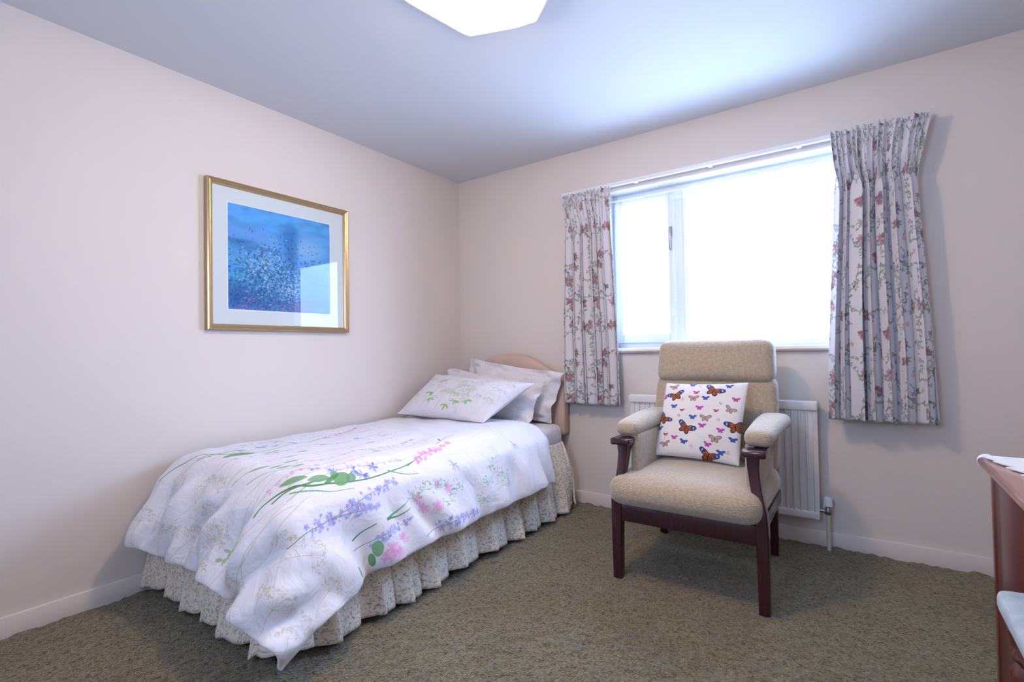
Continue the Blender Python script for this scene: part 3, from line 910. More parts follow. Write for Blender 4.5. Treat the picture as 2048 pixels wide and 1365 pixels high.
# floral curtains
def floral(x0t, x1t, x0m, x1m, x0b, x1b, zt, zb, yc, amp, folds, seed, label, left_return=False):
    r = np.random.RandomState(seed)
    nu, nv = 420, 90
    s = np.linspace(0, 1, nu)[:, None]; t = np.linspace(0, 1, nv)[None, :]
    zz = zt-(zt-zb)*t
    hd = np.clip(t/.10, 0, 1)                     # pencil-pleat heading for the top tenth
    k = np.clip((t-.06)/.16, 0, 1); k = k*k*(3-2*k)
    m = np.clip(t/.5, 0, 1)
    def lerp3(a, b, c): return np.where(t < .16, a+(b-a)*np.clip(t/.16, 0, 1)**.8, b+(c-b)*np.clip((t-.16)/.84, 0, 1))
    X0, X1 = lerp3(x0t, x0m, x0b), lerp3(x1t, x1m, x1b)
    # unequal fold spacing
    knots = np.cumsum(r.uniform(.6, 1.4, folds+1)); knots = (knots-knots[0])/(knots[-1]-knots[0])
    phs = np.interp(s[:, 0], knots, np.arange(folds+1))[:, None]
    drift = .05*np.sin(2.2*t+r.uniform(0, 6))+.04*np.sin(s*5+2*t)
    ph = 6.283*(phs+drift*k)
    ampk = np.interp(s[:, 0], np.linspace(0, 1, 9), r.uniform(.65, 1.25, 9))[:, None]
    big = np.sin(ph+.5*np.sin(ph))+.22*np.sin(2*ph+1.0)+.10*np.sin(3*ph)
    small = np.sin(6.283*s*folds*2.6+r.uniform(0, 6))
    A = amp*(.22+.78*k)*(.95+.15*t)*ampk
    Y = yc-A*big*np.where(k > 0, 1, 1)-.006*small*(1-k)
    X = X0+(X1-X0)*s+(A*.95)*np.sin(2*ph+.25)*.5*k*ampk+.004*np.cos(6.283*s*folds*2.6)*(1-k)
    X = X+.004*np.sin(3.1*t*2+s*4)*k
    Z = zz+.006*np.sin(phs*6.283)*(t > .99)+.012*(1-hd)*(np.sin(small*2)*.2)+0*s
    Y = np.minimum(Y, -.014)
    if left_return:     # heading end turned back to the wall
        e = np.clip((.16-s)/.16, 0, 1)*(1-np.clip(t/.2, 0, 1))
        Y = Y*(1-e)+(-.012)*e
        Z = Z-.035*e
    V = np.stack([X, Y, Z], -1).reshape(-1, 3)
    mid = nv*2//3
    arc = np.r_[0, np.cumsum(np.hypot(np.diff(X[:, mid]), np.diff(Y[:, mid])))]
    wdt = arc[-1]
    U = np.stack([arc[:, None]/.64+0*t, 1-(zt-zb)*t/.64+0*s], -1).reshape(-1, 2)
    root = thing('floral_curtain', ((x0b+x1b)/2, yc, zb), label, 'curtain', 'floral curtains at the window')
    c = make('drape', V, grid_faces(nu, nv), M_curtain, root, uvs=U)
    solid(c, .0022, 0)
    # header frill standing above the pleating tape
    nu2 = 260
    s2 = np.linspace(0, 1, nu2)[:, None]; t2 = np.linspace(0, 1, 5)[None, :]
    Yh = np.interp(s2[:, 0], s[:, 0], Y[:, 0])[:, None]; Xh = np.interp(s2[:, 0], s[:, 0], X[:, 0])[:, None]
    Zh = np.interp(s2[:, 0], s[:, 0], Z[:, 0])[:, None]
    V = np.stack([Xh+.003*np.sin(s2*210)*t2, Yh-.005*np.sin(s2*170)*t2-.001, Zh+.018*t2*(1+.35*np.sin(s2*90))], -1).reshape(-1, 3)
    U = np.stack([s2*wdt/.64+0*t2, 1+.02*t2/.64+0*s2], -1).reshape(-1, 2)
    h = make('heading', V, grid_faces(nu2, 5), M_curtain, root, uvs=U)
    solid(h, .002, 0)
    return root
floral(.965, 1.352, 1.015, 1.352, 1.000, 1.392, 2.062, .678, -.086, .037, 6, 31, 'floral curtain hanging left of the window, the narrower and further of the pair', True)
floral(2.540, 2.935, 2.555, 2.885, 2.505, 2.93, 2.082, .668, -.098, .048, 7, 57, 'floral curtain hanging right of the window, the wider and nearer of the pair')

# ------------------------------------------------------------------ ceiling lamp
def lamp():
    cx, cy = 1.608, -1.723
    R, zr, zb = .283, 2.300, 2.215
    root = thing('ceiling_lamp', (cx, cy, H), 'lit cream hexagonal ceiling lamp shade at the top edge', 'ceiling lamp')
    m, nt, b = new_mat('glowing_cream_shade')
    b.inputs['Base Color'].default_value = (.86, .80, .70, 1)
    b.inputs['Emission Color'].default_value = (1.0, .80, .62, 1)
    b.inputs['Emission Strength'].default_value = 26.0
    b.inputs['Roughness'].default_value = .6
    tr = nt.nodes.new('ShaderNodeBsdfTransparent'); tr.inputs['Color'].default_value = (1, .97, .92, 1)
    mx = nt.nodes.new('ShaderNodeMixShader'); mx.inputs['Fac'].default_value = .55
    nt.links.new(tr.outputs['BSDF'], mx.inputs[1]); nt.links.new(b.outputs['BSDF'], mx.inputs[2])
    nt.links.new(mx.outputs['Shader'], nt.nodes['Material Output'].inputs['Surface'])
    bulb = bpy.data.lights.new('lamp_bulb', 'POINT')
    bulb.energy = 54.0; bulb.color = (1.0, .80, .64); bulb.shadow_soft_size = .04
    bo = bpy.data.objects.new('lamp_bulb', bulb); COL.objects.link(bo); bo.parent = root
    bo.location = (0, 0, 2.272-H)
    me, nte, be = new_mat('shade_piping')
    be.inputs['Base Color'].default_value = (.45, .30, .22, 1)
    a0 = math.atan2(-1.545-cy, 1.392-cx)
    def ringp(r, z): return [(cx+r*math.cos(a0+k*math.pi/3), cy+r*math.sin(a0+k*math.pi/3), z) for k in range(6)]
    secs = [ringp(R, zr), ringp(R*.62, zb+.012), ringp(R*.30, zb), ringp(.01, zb-.002)]
    V, F = sweep_sections(secs, False); F.append(tuple(range(18, 24)))
    make('lamp_shade', V, F, m, root, smooth=False)
    secs = [ringp(.03, zr+.08), ringp(R*.75, zr+.06), ringp(R-.001, zr+.002)]
    V, F = sweep_sections(secs, False); F.append(tuple(range(6)))
    make('shade_cover', V, F, plain('cream_shade_cover', (.75, .70, .62), .9), root, smooth=False)
    P = ringp(R+.001, zr); bm = bmesh.new()
    for k in range(6):
        a, c = Vector(P[k]), Vector(P[(k+1) % 6]); d = (c-a); L = d.length
        mt = Matrix.Translation((a+c)/2) @ d.to_track_quat('X', 'Z').to_matrix().to_4x4()
        add_box(bm, (-L/2, -.0022, -.0022), (L/2, .0022, .0022), 0, mat=mt)
    from_bm('rim_piping', bm, me, root, smooth=False)
    lathe('ceiling_rose', [(H-.03, .05), (H, .05)], cx, cy, M_white, root)
    lathe('stem', [(zr+.05, .012), (H-.03, .012)], cx, cy, M_white, root)
lamp()

# ------------------------------------------------------------------ picture
def picture():
    y0, y1, z0, z1 = -1.913, -1.088, 1.168, 1.931
    root = thing('framed_picture', (0.0, (y0+y1)/2, z0), 'gilt framed blue garden print with pale mount on the left wall', 'picture')
    W = .030
    prof = [(0, .0), (.0, .026), (.006, .030), (.012, .026), (.016, .027), (.022, .023), (W, .014), (W, .0)]   # (inset, x)
    def rg(ins, x): return [(x, y0+ins, z0+ins), (x, y1-ins, z0+ins), (x, y1-ins, z1-ins), (x, y0+ins, z1-ins)]
    secs = [rg(i, x+.003) for i, x in prof]
    V = [p for s in secs for p in s]; n = len(secs); F = []
    for i in range(n):
        j = (i+1) % n
        for k in range(4):
            F.append((i*4+k, i*4+(k+1) % 4, j*4+(k+1) % 4, j*4+k))
    f = make('frame', V, F, M_gold, root, smooth=False)
    box('backing_board', (.002, y0+.01, z0+.01), (.008, y1-.01, z1-.01), M_board, root)
    # mount board with its opening
    a0, a1, b0, b1 = -1.811, -1.208, 1.273, 1.827
    xm = .0125
    bm = bmesh.new()
    i = .02
    for lo, hi in (((.008, y0+i, z0+i), (xm, a0, z1-i)), ((.008, a1, z0+i), (xm, y1-i, z1-i)),
                   ((.008, a0, z0+i), (xm, a1, b0)), ((.008, a0, b1), (xm, a1, z1-i))):
        add_box(bm, lo, hi)
    from_bm('mount', bm, M_mount, root, smooth=False)
    e = .003; bm = bmesh.new()
    for lo, hi in (((.0085, a0, b0), (xm+.0002, a0+e, b1)), ((.0085, a1-e, b0), (xm+.0002, a1, b1)),
                   ((.0085, a0+e, b0), (xm+.0002, a1-e, b0+e)), ((.0085, a0+e, b1-e), (xm+.0002, a1-e, b1))):
        add_box(bm, lo, hi)
    from_bm('mount_bevel', bm, M_mount_edge, root, smooth=False)
    V = [(.0095, a0, b0), (.0095, a1, b0), (.0095, a1, b1), (.0095, a0, b1), (.0082, a0, b0), (.0082, a1, b0), (.0082, a1, b1), (.0082, a0, b1)]
    make('print', V, [(0, 1, 2, 3), (7, 6, 5, 4), (0, 4, 5, 1), (1, 5, 6, 2), (2, 6, 7, 3), (3, 7, 4, 0)], M_art, root, uvs=[(0, 0), (1, 0), (1, 1), (0, 1)]*2, smooth=False)
    box('glass', (.0150, y0+.024, z0+.024), (.0165, y1-.024, z1-.024), M_picture_glass, root)
picture()

# ------------------------------------------------------------------ radiator
def radiator():
    x0, x1, z0, z1 = 1.452, 2.452, .150, .752
    root = thing('radiator', ((x0+x1)/2, -.06, z0), 'white fluted panel radiator under the window behind the armchair', 'radiator')
    # fluted front panel as a profile along x
    n = 30; pitch = (x1-x0-.04)/n
    P = [(x0, -.075)]
    for k in range(n):
        a = x0+.02+k*pitch
        P += [(a+.002, -.084), (a+pitch*.26, -.084), (a+pitch*.36, -.076), (a+pitch*.90, -.076)]
    P += [(x1-.018, -.084), (x1, -.075)]
    back = [(x1, -.060), (x0, -.060)]
    ringxy = P+back
    secs = [[(x, y, z0+.03) for x, y in ringxy], [(x, y, z1-.045) for x, y in ringxy]]
    V, F = sweep_sections(secs)
    make('front_panel', V, F, M_radiator, root, smooth=False)
    box('top_rail', (x0-.003, -.094, z1-.048), (x1+.003, -.040, z1), M_radiator, root, .007, 3)
    box('bottom_rail', (x0, -.086, z0), (x1, -.056, z0+.038), M_radiator, root, .006, 3)
    box('back_panel', (x0+.01, -.056, z0+.02), (x1-.01, -.040, z1-.05), M_radiator, root)
    for x in (x0+.12, x1-.12):
        box('bracket', (x-.02, -.041, z0+.1), (x+.02, 0, z1-.12), M_radiator, root)
    v = lathe('valve', [(.180, .012), (.186, .016), (.205, .016), (.212, .011), (.222, .011)], 2.487, -.066, M_brass, root)
    lathe('valve_cap', [(.222, .017), (.224, .020), (.262, .019), (.268, .015)], 2.487, -.066, M_white, v)
    bm = bmesh.new()
    bmesh.ops.create_cone(bm, cap_ends=True, segments=20, radius1=.010, radius2=.010, depth=.045)
    for q in bm.verts: q.co = Vector((q.co.z+2.462, q.co.x-.066, q.co.y+.197))
    from_bm('tail_pipe', bm, M_brass, v)
    lathe('supply_pipe', [(-.01, .0085), (.182, .0085)], 2.487, -.066, M_pipe, root)
radiator()

# ------------------------------------------------------------------ bed
MT = .555      # mattress top
def bed():
    root = thing('single_bed', (.53, -1.13, 0), 'single bed along the left wall, its mattress edge showing below the pillows', 'bed')
    # shaped headboard
    cx, hw = .530, .462
    pts = []
    def top(u):   # u in 0..1 half-width
        return .868 + .142*(0.5+0.5*math.cos(math.pi*u**1.35))
    N = 30
    outl = [(cx-hw+.02, .455), (cx-hw, .475)]
    for k in range(-N, N+1):
        u = k/N; outl.append((cx+hw*u, top(abs(u))))
    outl += [(cx+hw, .475), (cx+hw-.02, .455)]
    def inset(o, d):
        mx = cx; mz = .72
        return [(mx+(x-mx)*(1-d/hw), mz+(z-mz)*(1-d/.30)) for x, z in o]
    secs = []
    for d, y in ((.012, -.028), (0, -.036), (0, -.078), (.006, -.090), (.020, -.097), (.05, -.100)):
        secs.append([(x, y, z) for x, z in inset(outl, d)])
    V, F = sweep_sections(secs)
    hb = make('headboard', V, F, M_head, root); sharpen(hb, 50)
    for x in (.18, .88):
        box('headboard_strut', (x-.03, -.06, .10), (x+.03, -.036, .50), M_strut, root)
    base = box('divan_base', (.06, -2.06, .13), (1.00, -.14, .345), plain('pale_ticking', (.6, .58, .55), .9), root, .015, 3)
    box('mattress', (.055, -2.08, .345), (1.005, -.125, MT-.012), M_valance_mattress, root, .05, 5)
    for x, y in ((.14, -1.98), (1.012, -2.120), (.14, -.25), (.94, -.25)):
        bm = bmesh.new()
        bmesh.ops.create_cone(bm, cap_ends=True, segments=20, radius1=.026, radius2=.026, depth=.022)
        for q in bm.verts: q.co = Vector((q.co.z+x, q.co.x+y, q.co.y+.029))
        add_box(bm, (x-.018, y-.012, .055), (x+.018, y+.02, .13), .003)
        from_bm('castor', bm, M_dark, root)
M_valance_mattress = plain('mattress_cover', (.70, .68, .69), .9, .1, bump=(300., .3, .001), var=.07, vscale=60)
bed()

def valance():
    """gathered skirt round the foot and the open side of the bed"""
    path = [(.022, -2.00), (.024, -2.075), (.08, -2.100), (.94, -2.105), (1.010, -2.085), (1.030, -2.01), (1.030, -.36), (1.035, -.24), (.99, -.165), (.93, -.140)]
    P = np.array(smooth_poly(path, 24))
    d = np.r_[0, np.cumsum(np.hypot(*np.diff(P, axis=0).T))]
    n = 900
    s = np.linspace(0, d[-1], n)
    x = np.interp(s, d, P[:, 0]); y = np.interp(s, d, P[:, 1])
    tx, ty = np.gradient(x), np.gradient(y); l = np.hypot(tx, ty); tx, ty = tx/l, ty/l
    # smooth normals
    kx = np.convolve(np.pad(tx, 12, 'edge'), np.ones(25)/25, 'valid'); ky = np.convolve(np.pad(ty, 12, 'edge'), np.ones(25)/25, 'valid')
    l = np.hypot(kx, ky); kx, ky = kx/l, ky/l
    nx_, ny_ = ky, -kx      # outward
    r = np.random.RandomState(12)
    kn = [0]
    while kn[-1] < d[-1]: kn.append(kn[-1]+r.uniform(.12, .24))
    kn = np.array(kn)
    ph = np.interp(s, kn, np.arange(len(kn)))*6.283
    am = np.interp(s, kn, r.uniform(.6, 1.25, len(kn)))
    hm = np.interp(s, kn, r.uniform(-.012, .010, len(kn)))
    nv = 30; t = np.linspace(0, 1, nv)[None, :]
    S = lambda a: a[:, None]
    dr = .35*t*np.sin(S(s)*3.7)
    A = S(am)*(.006+.026*t**.8)
    q_ = S(ph)+dr
    fold = np.sin(q_+.55*np.sin(q_))+.22*np.sin(2*q_+1.2)
    off = .004+A*(fold*.9+.55)+.050*t**1.2
    # bulges over the mattress corner by the headboard
    hb = np.exp(-((S(s)-(d[-1]-.20))/.13)**2)*.030*np.sin(math.pi*np.clip(t*1.1, 0, 1))
    off = off+hb
    lat = A*.45*np.sin(2*q_+.3)
    zt, zb = .44, .040
    X = S(x)+S(nx_)*off+S(kx)*lat; Y = S(y)+S(ny_)*off+S(ky)*lat
    Z = zt-(zt-(zb-.008+S(hm)))*t
    near = np.exp(-((S(x)-1.03)**2+(S(y)+2.12)**2)/.055**2)      # hem caught up over the corner castor
    Z = Z+.045*near*t
    X = np.maximum(X, .018)
    V = np.stack([X, Y, Z], -1).reshape(-1, 3)
    U = np.stack([S(s)*1.5/.4+0*t, t/1.0+0*S(s)], -1).reshape(-1, 2)
    o = make('bed_valance', V, grid_faces(n, nv), M_valance, base=(.55, -1.2, .04), uvs=U)
    solid(o, .002, 0)
    tag(o, 'gathered sprigged valance skirt hanging round the single bed to the carpet', 'bed valance')
valance()

def duvet():
    """the duvet is dropped on the bed as a cloth and let settle"""
    du = .022
    W, Lh = 1.285, 1.915
    nu, nv = int(W/du)+1, int(Lh/du)+1
    U, Vv = np.meshgrid(np.linspace(0, W, nu), np.linspace(0, Lh, nv), indexing='ij')
    hu, hv = W/(nu-1), Lh/(nv-1)
    r = np.random.RandomState(2)
    puff = .014
    box_lo = np.array([-.3, -2.10, -.2]); box_hi = np.array([1.045, 0.0, MT+.012])
    rad = .105
    P = np.stack([.035+U, -.48-Vv, .70+.0*U], -1)
    P[..., 2] += .012*(vnoise((nu, nv), 7, 5)-.5)
    ang = math.radians(1.2)
    cx, cy = .5, -1.0
    x, y = P[..., 0]-cx, P[..., 1]-cy
    P[..., 0], P[..., 1] = cx+x*math.cos(ang)-y*math.sin(ang), cy+x*math.sin(ang)+y*math.cos(ang)
    P[..., 0] += .02
    vel = np.zeros_like(P)
    # fabric slack varies: the cover is fuller than the filling
    slack = 1.0+.035*(vnoise((nu, nv), 9, 8)-.35)
    slack = slack-.24*np.clip((U-.96)/.2, 0, 1)*np.clip((Vv-1.54)/.22, 0, 1)
    cons = []
    def con(di, dj, L, st):
        a = (slice(0, nu-di), slice(0, nv-dj)) if dj >= 0 else (slice(0, nu-di), slice(-dj, nv))
        b = (slice(di, nu), slice(dj, nv)) if dj >= 0 else (slice(di, nu), slice(0, nv+dj))
        n1, n2 = nu-di, nv-abs(dj)
        ii, jj = np.meshgrid(np.arange(n1), np.arange(n2), indexing='ij')
        sl = slack[:n1, :n2]
        step = max(di, abs(dj))
        key = (ii//di % 2) if di else (jj//dj % 2)
        for c in (0, 1):
            m = key == c
            i0, j0 = ii[m], jj[m]+(-dj if dj < 0 else 0)
            A = i0*nv+j0; B = (i0+di)*nv+(j0+dj)
            cons.append((A, B, L*sl[m], st))
    con(1, 0, hu, 1.0); con(0, 1, hv, 1.0)
    con(1, 1, math.hypot(hu, hv), .35); con(1, -1, math.hypot(hu, hv), .35)
    con(3, 0, hu*3, .10); con(0, 3, hv*3, .10)
    X = P.reshape(-1, 3).copy(); Vl = np.zeros_like(X)
    dt = 1/90.
    anchor = ((U < .88) & (Vv < 1.42)).ravel()
    A0 = None
    c0 = (box_lo+box_hi)/2; hx = (box_hi-box_lo)/2-rad
    for it in range(330):
        Vl[:, 2] -= 9.8*dt
        Vl *= .985 if it < 240 else .94
        Q = X+Vl*dt
        for k in range(12):
            for A, B, L, st in cons:
                d = Q[B]-Q[A]; l = np.sqrt((d*d).sum(1))+1e-9
                g = (l-L)
                if st < .2: g = np.minimum(g, 0)     # bending only resists folding
                c = (d*(.5*st*g/l)[:, None])
                Q[A] += c; Q[B] -= c
            # rounded mattress
            q = Q-c0; aq = np.abs(q)-hx
            ou = np.maximum(aq, 0); lo = np.sqrt((ou*ou).sum(1))
            inside = np.minimum(aq.max(1), 0)
            sd = lo+inside-rad-puff
            hit = sd < 0
            if hit.any():
                nrm = np.zeros_like(q)
                o_ = lo > 1e-7
                nrm[o_] = ou[o_]*np.sign(q[o_])/lo[o_][:, None]
                nrm[~o_] = (0, 0, 1)
                Q[hit] -= nrm[hit]*sd[hit][:, None]
                # friction
                Q[hit, :2] = X[hit, :2]+(Q[hit, :2]-X[hit, :2])*.35
            if it > 25:
                if A0 is None: A0 = Q.copy()
                Q[anchor, :2] += .25*(A0[anchor, :2]-Q[anchor, :2])
            low = Q[:, 2] < .055
            Q[low, 2] = .055
            Q[:, 0] = np.maximum(Q[:, 0], .028)
            # keeps clear of the gathered skirt
            dz = np.clip(.50-Q[:, 2], 0, .4)
            rip = np.sin(Q[:, 0]*23+Q[:, 2]*11)*.6+np.sin(Q[:, 0]*11-Q[:, 2]*7+1.)*.6
            ripx = np.sin(Q[:, 1]*19+Q[:, 2]*9)*.6+np.sin(Q[:, 1]*9+2.)*.6
            lx = 1.075+dz*.30+.035*np.clip(dz/.2, 0, 1)*ripx; ly = 2.135+dz*.42+.045*np.clip(dz/.2, 0, 1)*rip
            px = lx-Q[:, 0]; py = Q[:, 1]+ly
            fx = (px > 0) & (py > 0) & (Q[:, 2] < .50)
            mx_ = fx & (px < py); my_ = fx & ~(px < py)
            Q[mx_, 0] += px[mx_]; Q[my_, 1] -= py[my_]
        Vl = (Q-X)/dt
        sp = np.sqrt((Vl*Vl).sum(1)); f = np.minimum(1, 3.0/(sp+1e-9)); Vl *= f[:, None]
        X = Q
    G3 = X.reshape(nu, nv, 3)
    # the filling makes soft hills
    du_ = np.gradient(G3, axis=0); dv_ = np.gradient(G3, axis=1)
    N = np.cross(du_, dv_); N /= np.linalg.norm(N, axis=-1, keepdims=True)+1e-9
    N *= -1
    up = N[..., 2:3]
    e = np.minimum.reduce([U/.06, (W-U)/.06, Vv/.06, (Lh-Vv)/.06]); e = np.clip(e, 0, 1)**.5
    hill = (.010*(vnoise((nu, nv), 11, 21))+.006*vnoise((nu, nv), 5, 22))*e
    ss = lambda x: np.clip(x, 0, 1)**2*(3-2*np.clip(x, 0, 1))
    n1 = vnoise((nu, nv), 12, 31); n2 = vnoise((nu, nv), 8, 32)
    foot = ss((Vv-1.60)/.12); sde = ss((U-1.04)/.10)
    hill += foot*.021*np.sin(6.283*(U*5.2+Vv*2.6+.8*n1))+foot*.009*np.sin(6.283*(U*9.3+Vv*4.+1.2*n2))
    hill += sde*(1-.5*foot)*.014*np.sin(6.283*(Vv*6.1+U*3.0+1.1*n1))*(.4+n2)
    hill += (1-foot)*(1-sde)*.004*np.sin(6.283*(Vv*3.1-U*2.3+1.5*n1))
    G3 = G3+N*hill[..., None]
    G3[..., 0] = np.maximum(G3[..., 0], .024)
    UV = np.stack([U/1.40, Vv/2.04], -1).reshape(-1, 2)
    o = make('duvet', G3.reshape(-1, 3), grid_faces(nu, nv), M_duvet, base=(.6, -1.4, .5), uvs=UV)
    solid(o, .012, -1)
    subsurf(o, 2)
    tag(o, 'white duvet with wildflower print spread over the single bed, drooping at the foot', 'duvet')
    return o
duvet_o = duvet()

# ------------------------------------------------------------------ pillows and cushion
def pillow(name, P00, P10, P11, P01, T, mat, label, cat, flange=0.0, seed=0, pinch=.05, group=None, crumple=.013, sagz=0.0, uvflip=False, base=None):
    """P00 bottom left, P10 bottom right, P11 top right, P01 top left, seen from the front"""
    P00, P10, P11, P01 = [np.array(p, float) for p in (P00, P10, P11, P01)]
    n, m = 46, 34
    r = np.random.RandomState(seed)
    u = np.linspace(0, 1, n)[:, None]; v = np.linspace(0, 1, m)[None, :]
    # pinch the edges inwards between the corners
    uu = .5+(u-.5)*(1-pinch*4*v*(1-v)); vv = .5+(v-.5)*(1-pinch*1.2*4*u*(1-u))
    uu, vv = uu[..., None], vv[..., None]
    C = P00*(1-uu)*(1-vv)+P10*uu*(1-vv)+P11*uu*vv+P01*(1-uu)*vv
    nr = np.cross(P10-P00, P01-P00); nr /= np.linalg.norm(nr)     # faces the viewer
    a = np.clip((u-flange)/(1-2*flange), 0, 1); b = np.clip((v-flange*1.4)/(1-2.8*flange), 0, 1)
    prof = (np.clip(4*a*(1-a), 0, 1)*np.clip(4*b*(1-b), 0, 1))**.55
    wr = (vnoise((n, m), 9, seed+1)-.5)*2.4*crumple+(vnoise((n, m), 4.5, seed+2)-.5)*1.3*crumple
    edge = (vnoise((n, m), 5, seed+3)-.5)*.055*(prof < .02)*(1 if flange else 0)
    mid = sagz*(4*u*(1-u))
    F_ = C+nr*((T/2)*prof+.0025+wr*prof**.3+edge)[..., None]
    B_ = C-nr*((T/2)*prof+.0025-edge)[..., None]
    F_[..., 2] -= mid; B_[..., 2] -= mid
    V = np.concatenate([F_.reshape(-1, 3), B_.reshape(-1, 3)])
    f1 = grid_faces(n, m); f2 = grid_faces(n, m, True)+n*m
    idx = lambda i, j: i*m+j
    side = []
    bd = [idx(i, 0) for i in range(n)]+[idx(n-1, j) for j in range(1, m)]+[idx(i, m-1) for i in range(n-2, -1, -1)]+[idx(0, j) for j in range(m-2, 0, -1)]
    for k in range(len(bd)):
        p, q = bd[k], bd[(k+1) % len(bd)]
        side.append((q, p, p+n*m, q+n*m))
    F = [tuple(x) for x in f1]+[tuple(x) for x in f2]+side
    uv = np.stack([u+0*v, v+0*u], -1).reshape(-1, 2)
    if mat is M_frill: uv = uv*2
    o = make(name, V, F, mat, base=base or tuple((P00+P10)/2), uvs=np.concatenate([uv, uv]))
    subsurf(o, 1)
    return tag(o, label, cat, group)

pillow('pillow', (.20, -.245, .60), (.955, -.215, .553), (1.035, -.155, .885), (.215, -.140, .985), .12, M_frill,
       'sprigged pillow with wavy flanged edge, rearmost of three against the headboard', 'pillow', .07, 41, .05)
pillow('pillow', (.10, -.425, .60), (.900, -.380, .568), (.955, -.275, .815), (.115, -.265, .915), .125, M_frill,
       'sprigged pillow in the middle of the three, between the leafy one and the rearmost', 'pillow', .03, 52, .04)
pillow('pillow', (.055, -.735, .622), (.775, -.700, .605), (.975, -.425, .828), (.125, -.420, .876), .19, M_pillow,
       'white pillow with green leafy print, frontmost of three on the duvet', 'pillow', .0, 63, .055)

# ------------------------------------------------------------------ armchair
def soft_box(name, lo, hi, rad, mat, parent, crown=0.0, front_bulge=0.0, n=14, fn=None, p=2.6):
    """upholstered block: a box whose edges are rounded by rad, with a crowned top"""
    lo, hi = np.array(lo, float), np.array(hi, float)
    c, h = (lo+hi)/2, (hi-lo)/2
    V = []; F = []; base = 0
    for ax in range(3):
        for sg in (-1, 1):
            a, b = [i for i in range(3) if i != ax]
            t = np.linspace(-1, 1, n)
            # denser near the edges
            t = np.sign(t)*np.abs(t)**.75
            A, B = np.meshgrid(t, t, indexing='ij')
            Q = np.zeros((n, n, 3)); Q[..., ax] = sg; Q[..., a] = A; Q[..., b] = B
            W = Q*h
            inner = np.clip(W, -(h-rad), (h-rad))
            d = W-inner; l = np.linalg.norm(d, axis=-1, keepdims=True)+1e-9
            W = inner+d/l*np.minimum(rad, 1e9)
            W = W.reshape(-1, 3)
            fl = ((sg > 0) == (ax != 1))
            V.append(W); f = grid_faces(n, n, not fl)+base; F += [tuple(x) for x in f]; base += n*n
    V = np.concatenate(V)
    q = V/h
    if crown:
        V[:, 2] += crown*(1-np.clip(q[:, 0]**2, 0, 1))*(1-np.clip(q[:, 1]**2, 0, 1))*np.clip(q[:, 2], 0, 1)
    if front_bulge:
        V[:, 1] -= front_bulge*(1-np.clip(q[:, 0]**2, 0, 1))*(1-np.clip(q[:, 2]**2, 0, 1))*np.clip(-q[:, 1], 0, 1)
    V = V+c
    if fn is not None: V = fn(V)
    bm = bmesh.new()
    vs = [bm.verts.new(v) for v in V]
    for f in F: bm.faces.new([vs[i] for i in f])
    bmesh.ops.remove_doubles(bm, verts=bm.verts[:], dist=1e-4)
    o = from_bm(name, bm, mat, parent); sharpen(o, 180)
    subsurf(o, 1)
    return o

